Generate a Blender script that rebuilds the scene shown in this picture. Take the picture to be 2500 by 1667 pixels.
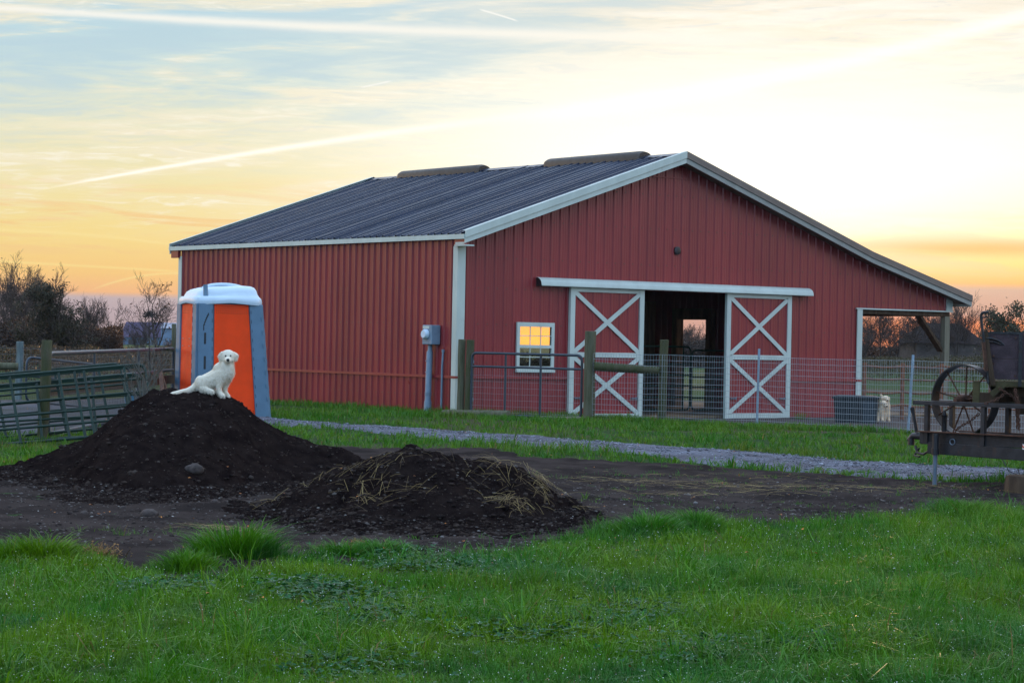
import bpy, bmesh, math, random
import numpy as np
from mathutils import Vector, Matrix
random.seed(7); RNG = np.random.default_rng(11)
for o in list(bpy.data.objects): bpy.data.objects.remove(o)
SC = bpy.context.scene; COL = SC.collection
# ------------------------------------------------------------------ camera
CP = Vector((-25.824, -36.252, 1.421)); YAW, ROLL, FPX = 0.643, 0.020, 5623.7
Fv = Vector((math.sin(YAW), math.cos(YAW), 0)); Rv = Vector((math.cos(YAW), -math.sin(YAW), 0)); Uv = Vector((0, 0, 1))
Rr = math.cos(ROLL)*Rv + math.sin(ROLL)*Uv; Ur = -math.sin(ROLL)*Rv + math.cos(ROLL)*Uv
cam = bpy.data.cameras.new('camera'); co = bpy.data.objects.new('camera', cam); COL.objects.link(co)
cam.sensor_width = 36; cam.lens = FPX/2500*36; cam.clip_start = 0.1; cam.clip_end = 9000
M = Matrix.Identity(4)
for i in range(3): M[i][0] = Rr[i]; M[i][1] = Ur[i]; M[i][2] = -Fv[i]; M[i][3] = CP[i]
co.matrix_world = M; SC.camera = co
SC.render.resolution_x = 1024; SC.render.resolution_y = 682
SC.view_settings.view_transform = 'Standard'; SC.view_settings.look = 'None'; SC.view_settings.exposure = 0; SC.view_settings.gamma = 1

# ------------------------------------------------------------------ node helpers
class NT:
    def __init__(s, nt): s.nt = nt; s.n = nt.nodes; s.l = nt.links
    def new(s, t, **kw):
        nd = s.n.new(t)
        for k, v in kw.items(): setattr(nd, k, v)
        return nd
    def put(s, sock, v):
        if isinstance(v, (int, float)):
            sock.default_value = v if not hasattr(sock.default_value, '__len__') else (v, v, v, 1)[:len(sock.default_value)]
        elif isinstance(v, (tuple, list)):
            v = tuple(v); k = len(sock.default_value); sock.default_value = (v + (1,))[:k] if len(v) < k else v[:k]
        else: s.l.new(v, sock)
    def m(s, op, a, b=None, c=None, clamp=False):
        nd = s.new('ShaderNodeMath', operation=op); nd.use_clamp = clamp
        s.put(nd.inputs[0], a)
        if b is not None: s.put(nd.inputs[1], b)
        if c is not None: s.put(nd.inputs[2], c)
        return nd.outputs[0]
    def sm(s, v, a, b):
        nd = s.new('ShaderNodeMapRange', interpolation_type='SMOOTHSTEP')
        s.put(nd.inputs[0], v); nd.inputs[1].default_value = a; nd.inputs[2].default_value = b
        return nd.outputs[0]
    def mix(s, f, a, b, bt='MIX'):
        nd = s.new('ShaderNodeMix', data_type='RGBA', blend_type=bt)
        s.put(nd.inputs[0], f); s.put(nd.inputs[6], a); s.put(nd.inputs[7], b); return nd.outputs[2]
    def noise(s, vec, sc, det=4, ro=.55, dist=0):
        nd = s.new('ShaderNodeTexNoise')
        if vec is not None: s.l.new(vec, nd.inputs['Vector'])
        nd.inputs['Scale'].default_value = sc; nd.inputs['Detail'].default_value = det
        nd.inputs['Roughness'].default_value = ro; nd.inputs['Distortion'].default_value = dist
        return nd.outputs['Fac']
    def ramp(s, f, stops, interp='LINEAR'):
        nd = s.new('ShaderNodeValToRGB'); cr = nd.color_ramp; cr.interpolation = interp
        while len(cr.elements) < len(stops): cr.elements.new(.5)
        for e, (p, c) in zip(cr.elements, stops): e.position = p; e.color = tuple(c)[:3] + (1,)
        s.l.new(f, nd.inputs[0]); return nd.outputs[0]
    def comb(s, x, y, z):
        nd = s.new('ShaderNodeCombineXYZ')
        for i, v in enumerate((x, y, z)): s.put(nd.inputs[i], v)
        return nd.outputs[0]
def lin(r, g, b):
    f = lambda c: (c/255/12.92) if c/255 < .04045 else ((c/255+.055)/1.055)**2.4
    return (f(r), f(g), f(b))

# ------------------------------------------------------------------ world: nishita base + evening clouds and contrails
SUN_AZ = math.atan((2150-1250)/FPX) + YAW      # clockwise from +y
SUN_EL = math.radians(1.3)
W = bpy.data.worlds.new('World'); SC.world = W; W.use_nodes = True
W.node_tree.nodes.clear(); t = NT(W.node_tree)
sky = t.new('ShaderNodeTexSky', sky_type='NISHITA'); sky.sun_disc = False
sky.sun_elevation = SUN_EL; sky.sun_rotation = SUN_AZ; sky.air_density = 1.2; sky.dust_density = 2.0
tc = t.new('ShaderNodeTexCoord'); sep = t.new('ShaderNodeSeparateXYZ'); t.l.new(tc.outputs['Generated'], sep.inputs[0])
dx, dy, dz = sep.outputs
fw = t.m('ADD', t.m('MULTIPLY', dx, Fv.x), t.m('MULTIPLY', dy, Fv.y))
sd = t.m('ADD', t.m('MULTIPLY', dx, Rv.x), t.m('MULTIPLY', dy, Rv.y))
AZ = t.m('ARCTAN2', sd, fw)                               # radians from the barn's compass bearing, + = towards the sun
EL = t.m('ARCSINE', dz)
A = t.m('MULTIPLY', AZ, 180/math.pi); E_ = t.m('MULTIPLY', EL, 180/math.pi)     # degrees
ELmap = t.m('DIVIDE', E_, 10.0)
# base gradients (elevation 0..10 degrees), left / sun side
gL = t.ramp(ELmap, [(0, lin(178,156,158)), (.05, lin(188,168,174)), (.088, lin(194,176,180)), (.102, lin(250,188,128)), (.15, lin(252,206,128)), (.24, lin(250,222,145)), (.36, lin(245,230,172)), (.5, lin(238,234,204)), (.66, lin(206,226,226)), (.82, lin(178,216,236)), (1, lin(160,206,238))])
gR = t.ramp(ELmap, [(0, lin(200,150,138)), (.07, lin(208,152,135)), (.15, lin(210,172,155)), (.165, (1.0,.50,.12)), (.22, (1.1,.80,.18)), (.3, (1.12,.94,.42)), (.45, (1.02,1.0,.94)), (.62, (1.0,.98,.90)), (.8, lin(250,240,222)), (1, lin(225,228,232))])
side = t.sm(A, -9.0, 6.5)
base = t.mix(side, gL, gR)
# red-orange break at the horizon under the sun
ob = t.m('MULTIPLY', t.sm(A, 7.0, 8.6), t.m('SUBTRACT', 1.0, t.sm(E_, .62, .92)))
base = t.mix(ob, base, (1.0, .26, .07))
# cloud streaks
cv = t.comb(t.m('MULTIPLY', A, .055), t.m('MULTIPLY', t.m('SUBTRACT', E_, t.m('MULTIPLY', A, .05)), .42), 3.7)
n1 = t.noise(cv, 2.3, 7, .58, .9)
cv2 = t.comb(t.m('MULTIPLY', A, .10), t.m('MULTIPLY', t.m('ADD', E_, t.m('MULTIPLY', A, .03)), 1.1), 9.1)
n2 = t.noise(cv2, 2.6, 6, .62, .6)
cl = t.m('ADD', t.m('MULTIPLY', n1, .68), t.m('MULTIPLY', n2, .32))
clm = t.m('MULTIPLY', t.sm(cl, .46, .60), t.sm(E_, 1.6, 5.0))
ccol = t.mix(side, lin(248,238,212), (1.0, .97, .91))
base = t.mix(t.m('MULTIPLY', clm, .85), base, ccol)
# blue-grey gaps between the high clouds
gap = t.m('MULTIPLY', t.sm(t.m('SUBTRACT', 1.0, cl), .50, .62), t.sm(E_, 3.2, 6.8))
base = t.mix(t.m('MULTIPLY', gap, t.m('SUBTRACT', .8, t.m('MULTIPLY', side, .25))), base, lin(186,214,228))
n3 = t.noise(t.comb(t.m('MULTIPLY', t.m('ADD', A, t.m('MULTIPLY', E_, .8)), .30), t.m('MULTIPLY', t.m('SUBTRACT', E_, t.m('MULTIPLY', A, .02)), 2.6), 21.0), 2.2, 8, .66, 1.2)
n4 = t.m('MULTIPLY', t.sm(n1, .42, .62), t.sm(E_, 1.9, 3.5))
base = t.mix(t.m('MULTIPLY', t.m('MULTIPLY', t.sm(n3, .50, .66), n4), .55), base, (1.05, 1.02, .93))
base = t.mix(t.m('MULTIPLY', t.m('MULTIPLY', t.sm(n3, .50, .36), t.sm(E_, 3.0, 6.0)), .28), base, lin(196,216,230))
# low orange-grey cloud bars by the sun
bar = t.m('MULTIPLY', t.sm(n2, .47, .62), t.m('MULTIPLY', t.sm(E_, 1.6, 2.2), t.m('SUBTRACT', 1.0, t.sm(E_, 2.8, 4.2))))
base = t.mix(t.m('MULTIPLY', bar, .75), base, t.mix(side, lin(248,205,140), lin(250,205,140)))
# white glow around the hidden sun
ga = t.m('DIVIDE', t.m('SUBTRACT', A, 6.4), 7.6); ge = t.m('DIVIDE', t.m('SUBTRACT', E_, 4.3), 1.95)
gd = t.m('ADD', t.m('MULTIPLY', ga, ga), t.m('MULTIPLY', ge, ge)); glow = t.m('POWER', 2.718, t.m('MULTIPLY', gd, -1.0))
base = t.mix(t.m('MINIMUM', t.m('MULTIPLY', glow, 1.15), 1.0), base, (1.28, 1.25, 1.14))
# the cloud bar above the lean-to
ba = t.m('DIVIDE', t.m('SUBTRACT', A, 11.6), 3.2); be = t.m('DIVIDE', t.m('SUBTRACT', E_, 2.48), .22)
bd = t.m('ADD', t.m('MULTIPLY', ba, ba), t.m('MULTIPLY', be, be))
base = t.mix(t.m('MULTIPLY', t.m('POWER', 2.718, t.m('MULTIPLY', bd, -1.0)), .85), base, lin(248,196,130))
# yellow glow added to the sky behind the barn, to shine through its window
ya = t.m('DIVIDE', t.m('SUBTRACT', A, .6), 1.5); ye = t.m('DIVIDE', t.m('SUBTRACT', E_, .1), .55); yd = t.m('ADD', t.m('MULTIPLY', ya, ya), t.m('MULTIPLY', ye, ye))
base = t.mix(t.m('POWER', 2.718, t.m('MULTIPLY', yd, -1.0)), base, (2.2, .85, .06))
# contrails: piecewise parabola in (A, E)
def trail(pts, w0, w1, a0, a1, col, strength, fade=1.5, rag=.1):
    global base
    k = np.polyfit([p[0] for p in pts], [p[1] for p in pts], 2)
    ctr = t.m('ADD', t.m('ADD', t.m('MULTIPLY', t.m('MULTIPLY', A, A), float(k[0])), t.m('MULTIPLY', A, float(k[1]))), float(k[2]))
    wob = t.m('MULTIPLY', t.m('SUBTRACT', t.noise(t.comb(t.m('MULTIPLY', A, 1.0), t.m('MULTIPLY', E_, 1.5), float(pts[0][0])), 1.3, 5, .6), .5), rag)
    dd = t.m('ABSOLUTE', t.m('ADD', t.m('SUBTRACT', E_, ctr), wob))
    nd = t.new('ShaderNodeMapRange'); t.l.new(A, nd.inputs[0]); nd.inputs[1].default_value = a0; nd.inputs[2].default_value = a1
    nd.inputs[3].default_value = w0; nd.inputs[4].default_value = w1
    q = t.m('DIVIDE', dd, nd.outputs[0]); mk = t.m('POWER', 2.718, t.m('MULTIPLY', t.m('MULTIPLY', q, q), -1.0))
    mk = t.m('MULTIPLY', mk, t.m('MULTIPLY', t.sm(A, a0-fade, a0+fade), t.m('SUBTRACT', 1.0, t.sm(A, a1-fade, a1+fade))))
    base = t.mix(t.m('MULTIPLY', mk, strength), base, col)
def d2(x, y): return (math.degrees(math.atan((x-1250)/FPX)), math.degrees((833.5+.02*(x-1250)-y)/FPX))
trail([d2(-60,44), d2(350,55), d2(740,68), d2(1300,95), d2(1980,105)], .07, .20, -13.5, 6.5, (1.0, .97, .90), .85, 1.2, .05)
trail([d2(60,478), d2(180,452), d2(510,393), d2(1060,312), d2(1500,262)], .03, .13, -10.9, 2.8, (1.15, 1.1, .98), 1.0, 1.3, .03)
trail([d2(1300,285), d2(1700,228), d2(2100,150), d2(2500,58)], .24, .16, .5, 15, (1.4, 1.38, 1.3), .35, 1.6, .10)
trail([d2(1150,28), d2(1200,42), d2(1245,56)], .02, .02, d2(1158,0)[0], d2(1245,0)[0], (1.0, 1.0, .97), .9, .08, .0)
trail([d2(872,217), d2(905,210), d2(940,202)], .018, .02, d2(872,0)[0], d2(940,0)[0], (1.0, 1.0, .97), .8, .08, .0)
trail([d2(0,642), d2(200,652), d2(430,664)], .035, .03, -14, d2(430,0)[0], lin(255,228,150), .6, .5, .02)
trail([d2(230,706), d2(300,684), d2(440,669)], .025, .03, d2(240,0)[0], d2(455,0)[0], lin(255,226,150), .65, .3, .0)
trail([d2(0,567), d2(200,577), d2(420,600)], .05, .04, -14, d2(420,0)[0], lin(255,232,165), .5, .8, .03)
# rest of the dome: blue-cyan overhead and behind the camera
up = t.ramp(t.m('DIVIDE', E_, 90.0), [(0, (.56,.80,1.05)), (.12, (.72,1.08,1.55)), (.4, (1.0,1.40,2.0)), (1, (1.1,1.48,2.1))])
warmh = t.ramp(t.m('DIVIDE', E_, 90.0), [(0, (1.5,.85,.42)), (.08, (2.6,1.80,1.05)), (.17, (1.9,1.6,1.3)), (.25, (1.0,1.25,1.6)), (1, (1.1,1.48,2.1))])
wside = t.m('SUBTRACT', 1.0, t.sm(t.m('ABSOLUTE', A), 72.0, 125.0))
dome = t.mix(wside, up, warmh)
inside = t.m('MULTIPLY', t.m('SUBTRACT', 1.0, t.sm(E_, 9.5, 20.0)), t.m('SUBTRACT', 1.0, t.sm(t.m('ABSOLUTE', A), 16.0, 34.0)))
full = t.mix(inside, dome, base)
full = t.mix(t.sm(E_, -2.0, -.2), (.10, .10, .09), full)
skc = t.mix(1.0, sky.outputs[0], (.22, .42, .75), 'MULTIPLY')
bg1 = t.new('ShaderNodeBackground'); t.l.new(skc, bg1.inputs[0]); bg1.inputs[1].default_value = .05
bg2 = t.new('ShaderNodeBackground'); t.l.new(full, bg2.inputs[0]); bg2.inputs[1].default_value = .93
add = t.new('ShaderNodeAddShader'); t.l.new(bg1.outputs[0], add.inputs[0]); t.l.new(bg2.outputs[0], add.inputs[1])
wo = t.new('ShaderNodeOutputWorld'); t.l.new(add.outputs[0], wo.inputs[0])
W.cycles.sampling_method = 'MANUAL'; W.cycles.sample_map_resolution = 1024
sl = bpy.data.lights.new('sun', 'SUN'); sl.energy = 1.5; sl.angle = math.radians(.8); sl.color = (1.0, .52, .22)
so = bpy.data.objects.new('sun', sl); COL.objects.link(so)
sdv = Vector((math.sin(SUN_AZ)*math.cos(SUN_EL), math.cos(SUN_AZ)*math.cos(SUN_EL), math.sin(SUN_EL)))
so.rotation_euler = sdv.to_track_quat('Z', 'Y').to_euler()

# ------------------------------------------------------------------ placing helpers: a photo pixel and a distance give a point of the world
def ray(x, y): return Fv + Rr*((x-1250)/FPX) + Ur*((833.5-y)/FPX)
def dep(x, y, D): return CP + ray(x, y)*D
def gz(x, y, z=0.0): v = ray(x, y); return CP + v*((z-CP.z)/v.z)
def py(x, y, Y): v = ray(x, y); return CP + v*((Y-CP.y)/v.y)
def gpoint(x, D, z=0.0):        # ground point under photo column x at distance D
    p = CP + Fv*D + Rv*((x-1250)/FPX*D); return Vector((p.x, p.y, z))
def sstep(v, a, b):
    q = np.clip((np.asarray(v, float)-a)/(b-a), 0, 1); return q*q*(3-2*q)
def hash2(ix, iy, s=0):
    h = np.sin(ix*127.1+iy*311.7+s*74.7)*43758.5453; return h-np.floor(h)
def vnoise(x, y, s=0):
    x = np.asarray(x, float); y = np.asarray(y, float); ix, iy = np.floor(x), np.floor(y); fx, fy = x-ix, y-iy
    ux, uy = fx*fx*(3-2*fx), fy*fy*(3-2*fy)
    a = hash2(ix, iy, s); b = hash2(ix+1, iy, s); c = hash2(ix, iy+1, s); d = hash2(ix+1, iy+1, s)
    return a+(b-a)*ux+(c-a)*uy+(a-b-c+d)*ux*uy
def fbm(x, y, o=4, s=0):
    r = 0; amp = .5; f = 1.
    for k in range(o): r = r+amp*vnoise(x*f, y*f, s+k*7); amp *= .5; f *= 2.03
    return r/(1-.5**o)
def ground_h(x, y):
    x = np.asarray(x, float); y = np.asarray(y, float)
    d = (x-CP.x)*Fv.x+(y-CP.y)*Fv.y
    near = 1-sstep(d, 30, 60)
    h = (fbm(x*.45, y*.45, 3, 5)-.5)*.10*near
    h = h - .12*sstep(x, 1.0, 4.5)*sstep(y, -4.5, -1.0)*(1-sstep(d, 60, 90))
    h = h*(1-sstep(np.abs(x-7), 12, 9)*sstep(np.abs(y-5), 9, 5.5)*0)
    return h

# ------------------------------------------------------------------ material helpers
def mat(name, col, rough=.6, metal=0, noise=.15, nscale=8, spec=.5, bump=0, bscale=60, col2=None, stretch=None, coat=0, sub=None, n2=None):
    m = bpy.data.materials.new(name); m.use_nodes = True; k = NT(m.node_tree)
    bs = k.n['Principled BSDF']; tcn = k.new('ShaderNodeTexCoord'); v = tcn.outputs['Object']
    if stretch:
        mp = k.new('ShaderNodeMapping'); k.l.new(v, mp.inputs[0]); mp.inputs['Scale'].default_value = stretch; v = mp.outputs[0]
    nf = k.noise(v, nscale, 5, .6)
    c2 = col2 if col2 else tuple(c*(1-noise*1.6) for c in col); c1 = col if col2 else tuple(min(1, c*(1+noise)) for c in col)
    f = k.sm(nf, .32, .68); cc = k.mix(f, c1, c2)
    if n2:   # second layer (colour, scale, low, high, strength)
        cc = k.mix(k.m('MULTIPLY', k.sm(k.noise(v, n2[1], 6, .65), n2[2], n2[3]), n2[4]), cc, n2[0])
    k.l.new(cc, bs.inputs['Base Color'])
    rr = k.m('ADD', k.m('MULTIPLY', k.noise(v, nscale*2.3, 3), .25), rough-.12); k.l.new(rr, bs.inputs['Roughness'])
    bs.inputs['Metallic'].default_value = metal; bs.inputs['Specular IOR Level'].default_value = spec
    if coat: bs.inputs['Coat Weight'].default_value = coat
    if bump:
        bn = k.new('ShaderNodeBump'); bn.inputs['Strength'].default_value = min(1, bump); bn.inputs['Distance'].default_value = .02
        k.l.new(k.noise(v, bscale, 5, .6), bn.inputs['Height']); k.l.new(bn.outputs[0], bs.inputs['Normal'])
    return m
def islands(mb):
    par = list(range(len(mb.v)))
    def fd(i):
        while par[i] != i: par[i] = par[par[i]]; i = par[i]
        return i
    for f in mb.f:
        a = fd(f[0])
        for j in f[1:]: par[fd(j)] = a
    gr = {}
    for f in mb.f: gr.setdefault(fd(f[0]), []).append(f)
    out = []
    for fs in gr.values():
        ids = sorted({j for f in fs for j in f}); mp = {j: q for q, j in enumerate(ids)}; m_ = MB(); m_.v = [mb.v[j] for j in ids]; m_.f = [tuple(mp[j] for j in f) for f in fs]; out.append(m_)
    return out
MT = {}
MT['red'] = mat('red_siding', (.262,.0215,.0265), .33, 0, .10, 1.2, .5, .08, 3.0, n2=((.24,.028,.026), .5, .45, .75, .5), stretch=(1,1,.45))
m_ = MT['red']; k = NT(m_.node_tree); bs = k.n['Principled BSDF']; 
sp_ = k.new('ShaderNodeSeparateXYZ'); k.l.new(k.new('ShaderNodeTexCoord').outputs['Object'], sp_.inputs[0])
pn_ = k.m('FLOOR', k.m('DIVIDE', k.m('ADD', sp_.outputs[0], k.m('MULTIPLY', sp_.outputs[1], 1.37)), .9144)); wn_ = k.new('ShaderNodeTexWhiteNoise'); wn_.noise_dimensions = '1D'; k.l.new(pn_, wn_.inputs['W'])
old_ = bs.inputs['Base Color'].links[0].from_socket; k.l.new(k.mix(k.m('MULTIPLY', wn_.outputs['Value'], .22), old_, (.17,.012,.018)), bs.inputs['Base Color'])
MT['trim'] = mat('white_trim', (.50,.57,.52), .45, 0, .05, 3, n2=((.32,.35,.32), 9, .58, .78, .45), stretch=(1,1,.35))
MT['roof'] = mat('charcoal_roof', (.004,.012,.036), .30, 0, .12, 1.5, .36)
MT['rakecap'] = mat('rake_trim_flare_brown', (.15,.125,.11), .45, 0, .08, 4)  # upper trim right of the ridge: brown lens flare tone put into the colour
MT['rakelow'] = mat('rake_trim_flare_grey', (.27,.29,.27), .45, 0, .08, 4)  # lower trim right of the ridge, greyed to imitate the same lens flare
MT['vent'] = mat('ridge_vent_metal', (.034,.024,.017), .5, 0, .1, 4)
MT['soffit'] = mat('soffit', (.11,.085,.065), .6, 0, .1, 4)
MT['postwood'] = mat('weathered_post_wood', (.13,.125,.082), .85, 0, .2, 5, .2, .6, 30, col2=(.070,.072,.038), stretch=(3,3,.35), n2=((.19,.20,.17), 3, .55, .75, .5))
MT['postmoss'] = mat('mossy_post_wood', (.052,.062,.024), .9, 0, .2, 5, .2, .6, 30, col2=(.085,.078,.050), stretch=(2,2,.6))
MT['postpale'] = mat('grey_post_wood', (.17,.215,.215), .9, 0, .2, 5, .2, .6, 30, stretch=(3,3,.35))
MT['lumber'] = mat('treated_lumber', (.19,.175,.125), .8, 0, .15, 4, .3, .3, 20, stretch=(3,3,.3))
MT['darkwood'] = mat('dark_lumber', (.070,.045,.028), .85, 0, .25, 5, .2, .4, 20, stretch=(3,3,.4))
MT['galv'] = mat('galvanised_steel', (.12,.165,.215), .34, .2, .12, 6)
MT['wire'] = mat('galvanised_wire', (.30,.33,.35), .45, .35, .1, 30)
MT['gate'] = mat('blue_grey_gate_paint', (.022,.040,.058), .42, .0, .12, 5, n2=((.12,.06,.03), 9, .62, .75, .6))
MT['green'] = mat('green_gate_paint', (.003,.022,.0135), .45, .0, .15, 4, n2=((.05,.020,.014), 7, .60, .72, .7), spec=.3)
MT['rust'] = mat('rusted_iron', (.10,.045,.028), .75, .3, .25, 12, .4, .3, 60)
MT['rustpipe'] = mat('rusty_pipe', (.20,.075,.035), .7, .2, .25, 8)
MT['iron'] = mat('dark_painted_iron', (.030,.030,.034), .42, .4, .2, 10, .5, .2, 50, n2=((.085,.04,.022), 8, .56, .72, .7))
MT['orange'] = mat('orange_plastic', (.95,.060,.001), .5, 0, .05, 3, .25, .25, 260)
MT['greyp'] = mat('blue_grey_plastic', (.10,.19,.28), .45, 0, .06, 3, .5, .15, 120)
MT['roofp'] = mat('pale_translucent_plastic', (.56,.68,.78), .32, 0, .03, 3)
MT['dark'] = mat('dark_recess', (.02,.025,.03), .8)
MT['fur'] = mat('white_fur', (.78,.71,.57), .9, 0, .04, 9, .1, n2=((.62,.48,.32), 6, .54, .76, .45))
MT['black'] = mat('black_nose', (.008,.008,.010), .3)
MT['crate'] = mat('dark_plastic_bin', (.007,.012,.017), .6, 0, .15, 4)
MT['glass'] = bpy.data.materials.new('window_glass'); MT['glass'].use_nodes = True
k = NT(MT['glass'].node_tree); k.n.clear(); g1 = k.new('ShaderNodeBsdfTransparent'); g2 = k.new('ShaderNodeBsdfGlossy'); g2.inputs[1].default_value = .03
g1.inputs[0].default_value = (.92,.92,.88,1); lw = k.new('ShaderNodeFresnel'); lw.inputs[0].default_value = 1.35
mx = k.new('ShaderNodeMixShader'); k.l.new(lw.outputs[0], mx.inputs[0]); k.l.new(g1.outputs[0], mx.inputs[1]); k.l.new(g2.outputs[0], mx.inputs[2])
oo = k.new('ShaderNodeOutputMaterial'); k.l.new(mx.outputs[0], oo.inputs[0])
MT['wagon'] = mat('weathered_purple_boards', (.060,.038,.045), .75, 0, .25, 3, .3, .4, 30, stretch=(.4,3,3), n2=((.075,.062,.072), 6, .55, .72, .6))
MT['wagonyellow'] = mat('faded_yellow_wood', (.075,.062,.026), .8, 0, .25, 5, .3, .4, 30)
MT['soil'] = mat('dark_compost_soil', (.020,.0140,.0125), .95, 0, .25, 7, .0, 1.0, 70, col2=(.0085,.0058,.0058), n2=((.060,.050,.044), 80, .66, .72, .8))
MT['dirt'] = mat('packed_dirt', (.060,.046,.041), .95, 0, .25, 1.3, .0, 1.0, 30, col2=(.026,.0205,.019), n2=((.065,.062,.062), 45, .60, .70, .8))
MT['gravel'] = mat('crushed_limestone', (.130,.134,.165), .9, 0, .3, 1.2, .1, .5, 30, col2=(.060,.055,.064), n2=((.24,.25,.31), 30, .54, .66, .8))
MT['gravel2'] = mat('old_gravel', (.075,.076,.092), .9, 0, .3, .8, .1, .6, 30, col2=(.034,.036,.030), n2=((.17,.18,.21), 30, .54, .66, .8))
MT['mud'] = mat('barnyard_mud', (.055,.042,.040), .9, 0, .3, 1.5, .2, .8, 20, col2=(.032,.025,.023))
MT['cream'] = mat('cream_fur', (.78,.60,.42), .9, 0, .08, 9, .1)
MT['tpost'] = mat('bright_galvanised_post', (.30,.40,.50), .4, .3, .1, 6)
MT['meterp'] = mat('grey_meter_paint', (.17,.25,.33), .45, 0, .08, 6)
MT['innerwood'] = mat('inner_boards', (.17,.10,.055), .85, 0, .3, 3, stretch=(3,3,.4))
MT['rock'] = mat('field_stone', (.055,.042,.038), .85, 0, .3, 14, .3, .6, 40)
MT['leafdry'] = mat('fallen_leaves', (.55,.20,.03), .7, 0, .4, 3, col2=(.20,.06,.02))
MT['weed'] = mat('rusty_dead_weed', (.20,.10,.025), .8, 0, .4, 5)
MT['bark'] = mat('bare_tree_bark', (.042,.031,.027), .9, 0, .2, 4)
MT['bark2'] = mat('sapling_bark', (.12,.115,.10), .9, 0, .2, 8)
def speckmat(name, stops, rough=.9, bump=.6, spec=.05):
    m = bpy.data.materials.new(name); m.use_nodes = True; k = NT(m.node_tree); bs = k.n['Principled BSDF']; ge = k.new('ShaderNodeNewGeometry')
    k.l.new(k.ramp(ge.outputs['Random Per Island'], stops), bs.inputs['Base Color']); bs.inputs['Roughness'].default_value = rough; bs.inputs['Specular IOR Level'].default_value = spec
    bn = k.new('ShaderNodeBump'); bn.inputs['Strength'].default_value = bump; bn.inputs['Distance'].default_value = .01; k.l.new(k.noise(ge.outputs['Position'], 90, 4), bn.inputs['Height']); k.l.new(bn.outputs[0], bs.inputs['Normal']); return m
MT['clod'] = speckmat('soil_clods', [(0, (.010,.0075,.0075)), (.5, (.025,.0175,.0155)), (.8, (.043,.031,.026)), (.95, (.060,.048,.043)), (1, (.10,.088,.082))])
MT['clod2'] = speckmat('dirt_clods', [(0, (.020,.016,.016)), (.5, (.052,.040,.036)), (.8, (.085,.068,.060)), (.95, (.12,.105,.10)), (1, (.19,.18,.175))])
MT['pebble'] = speckmat('pale_pebbles', [(0, (.05,.042,.040)), (.5, (.11,.10,.098)), (.8, (.17,.15,.14)), (.95, (.27,.26,.25)), (1, (.42,.40,.38))], .8, .3, .2)
MT['furt'] = speckmat('fur_strands', [(0, (.62,.52,.38)), (.3, (.74,.67,.54)), (.7, (.84,.79,.68)), (1, (.90,.87,.80))], .9, 0, .05)
MT['creamt'] = speckmat('cream_strands', [(0, (.45,.30,.18)), (.4, (.70,.52,.34)), (.8, (.86,.70,.50)), (1, (.95,.86,.70))], .9, 0, .05)
MT['straw'] = speckmat('straw', [(0, (.06,.040,.022)), (.45, (.16,.105,.045)), (.8, (.30,.21,.080)), (1, (.46,.35,.15))], .7, 0, .2)
MT['gravelstone'] = speckmat('gravel_stones', [(0, (.06,.058,.066)), (.5, (.14,.145,.17)), (.85, (.22,.23,.27)), (1, (.34,.35,.40))], .85, .4, .1)
def leafmat(name, c1, c2, c3=None, sc=2.5, tr=.15, dead=0):
    m = bpy.data.materials.new(name); m.use_nodes = True; k = NT(m.node_tree); bs = k.n['Principled BSDF']
    ge = k.new('ShaderNodeNewGeometry'); v = ge.outputs['Position']
    rnd = ge.outputs['Random Per Island']
    cc = k.mix(k.sm(k.noise(v, sc, 4), .35, .65), c1, c2)
    if c3: cc = k.mix(k.m('MULTIPLY', k.sm(k.noise(v, sc*.35, 3), .5, .68), .8), cc, c3)
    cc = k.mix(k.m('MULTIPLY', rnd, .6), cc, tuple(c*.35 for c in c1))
    if dead: cc = k.mix(k.m('MULTIPLY', k.sm(k.noise(v, 1.9, 5, .7), .50, .64), .55), cc, (.012,.085,.022))
    if dead: cc = k.mix(k.m('GREATER_THAN', rnd, 1-dead), cc, (.20,.14,.045))
    k.l.new(cc, bs.inputs['Base Color']); bs.inputs['Roughness'].default_value = .42; bs.inputs['Specular IOR Level'].default_value = .22 if dead else .1
    td = k.new('ShaderNodeBsdfTranslucent'); k.l.new(cc, td.inputs[0]); mx = k.new('ShaderNodeMixShader'); mx.inputs[0].default_value = tr
    k.l.new(bs.outputs[0], mx.inputs[1]); k.l.new(td.outputs[0], mx.inputs[2]); k.l.new(mx.outputs[0], k.n['Material Output'].inputs[0])
    return m
MT['grass'] = leafmat('wet_grass', (.052,.225,.004), (.150,.300,.004), (.024,.185,.040), 1.1, tr=.32, dead=.015)
MT['grass2'] = leafmat('cool_grass', (.048,.205,.006), (.130,.265,.008), (.17,.15,.016), .7, tr=.28, dead=.02)
MT['clover'] = leafmat('clover_leaves', (.010,.095,.020), (.020,.120,.032), None, 3)
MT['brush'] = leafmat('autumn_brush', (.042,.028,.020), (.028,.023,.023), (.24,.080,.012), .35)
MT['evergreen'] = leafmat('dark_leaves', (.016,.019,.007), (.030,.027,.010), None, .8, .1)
MT['olive'] = leafmat('olive_leaves', (.060,.062,.030), (.040,.045,.024), None, .8)
MT['dew'] = mat('dew_drops', (.95,.97,1.0), .12, 0, .0, 3, 1.0)
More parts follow.
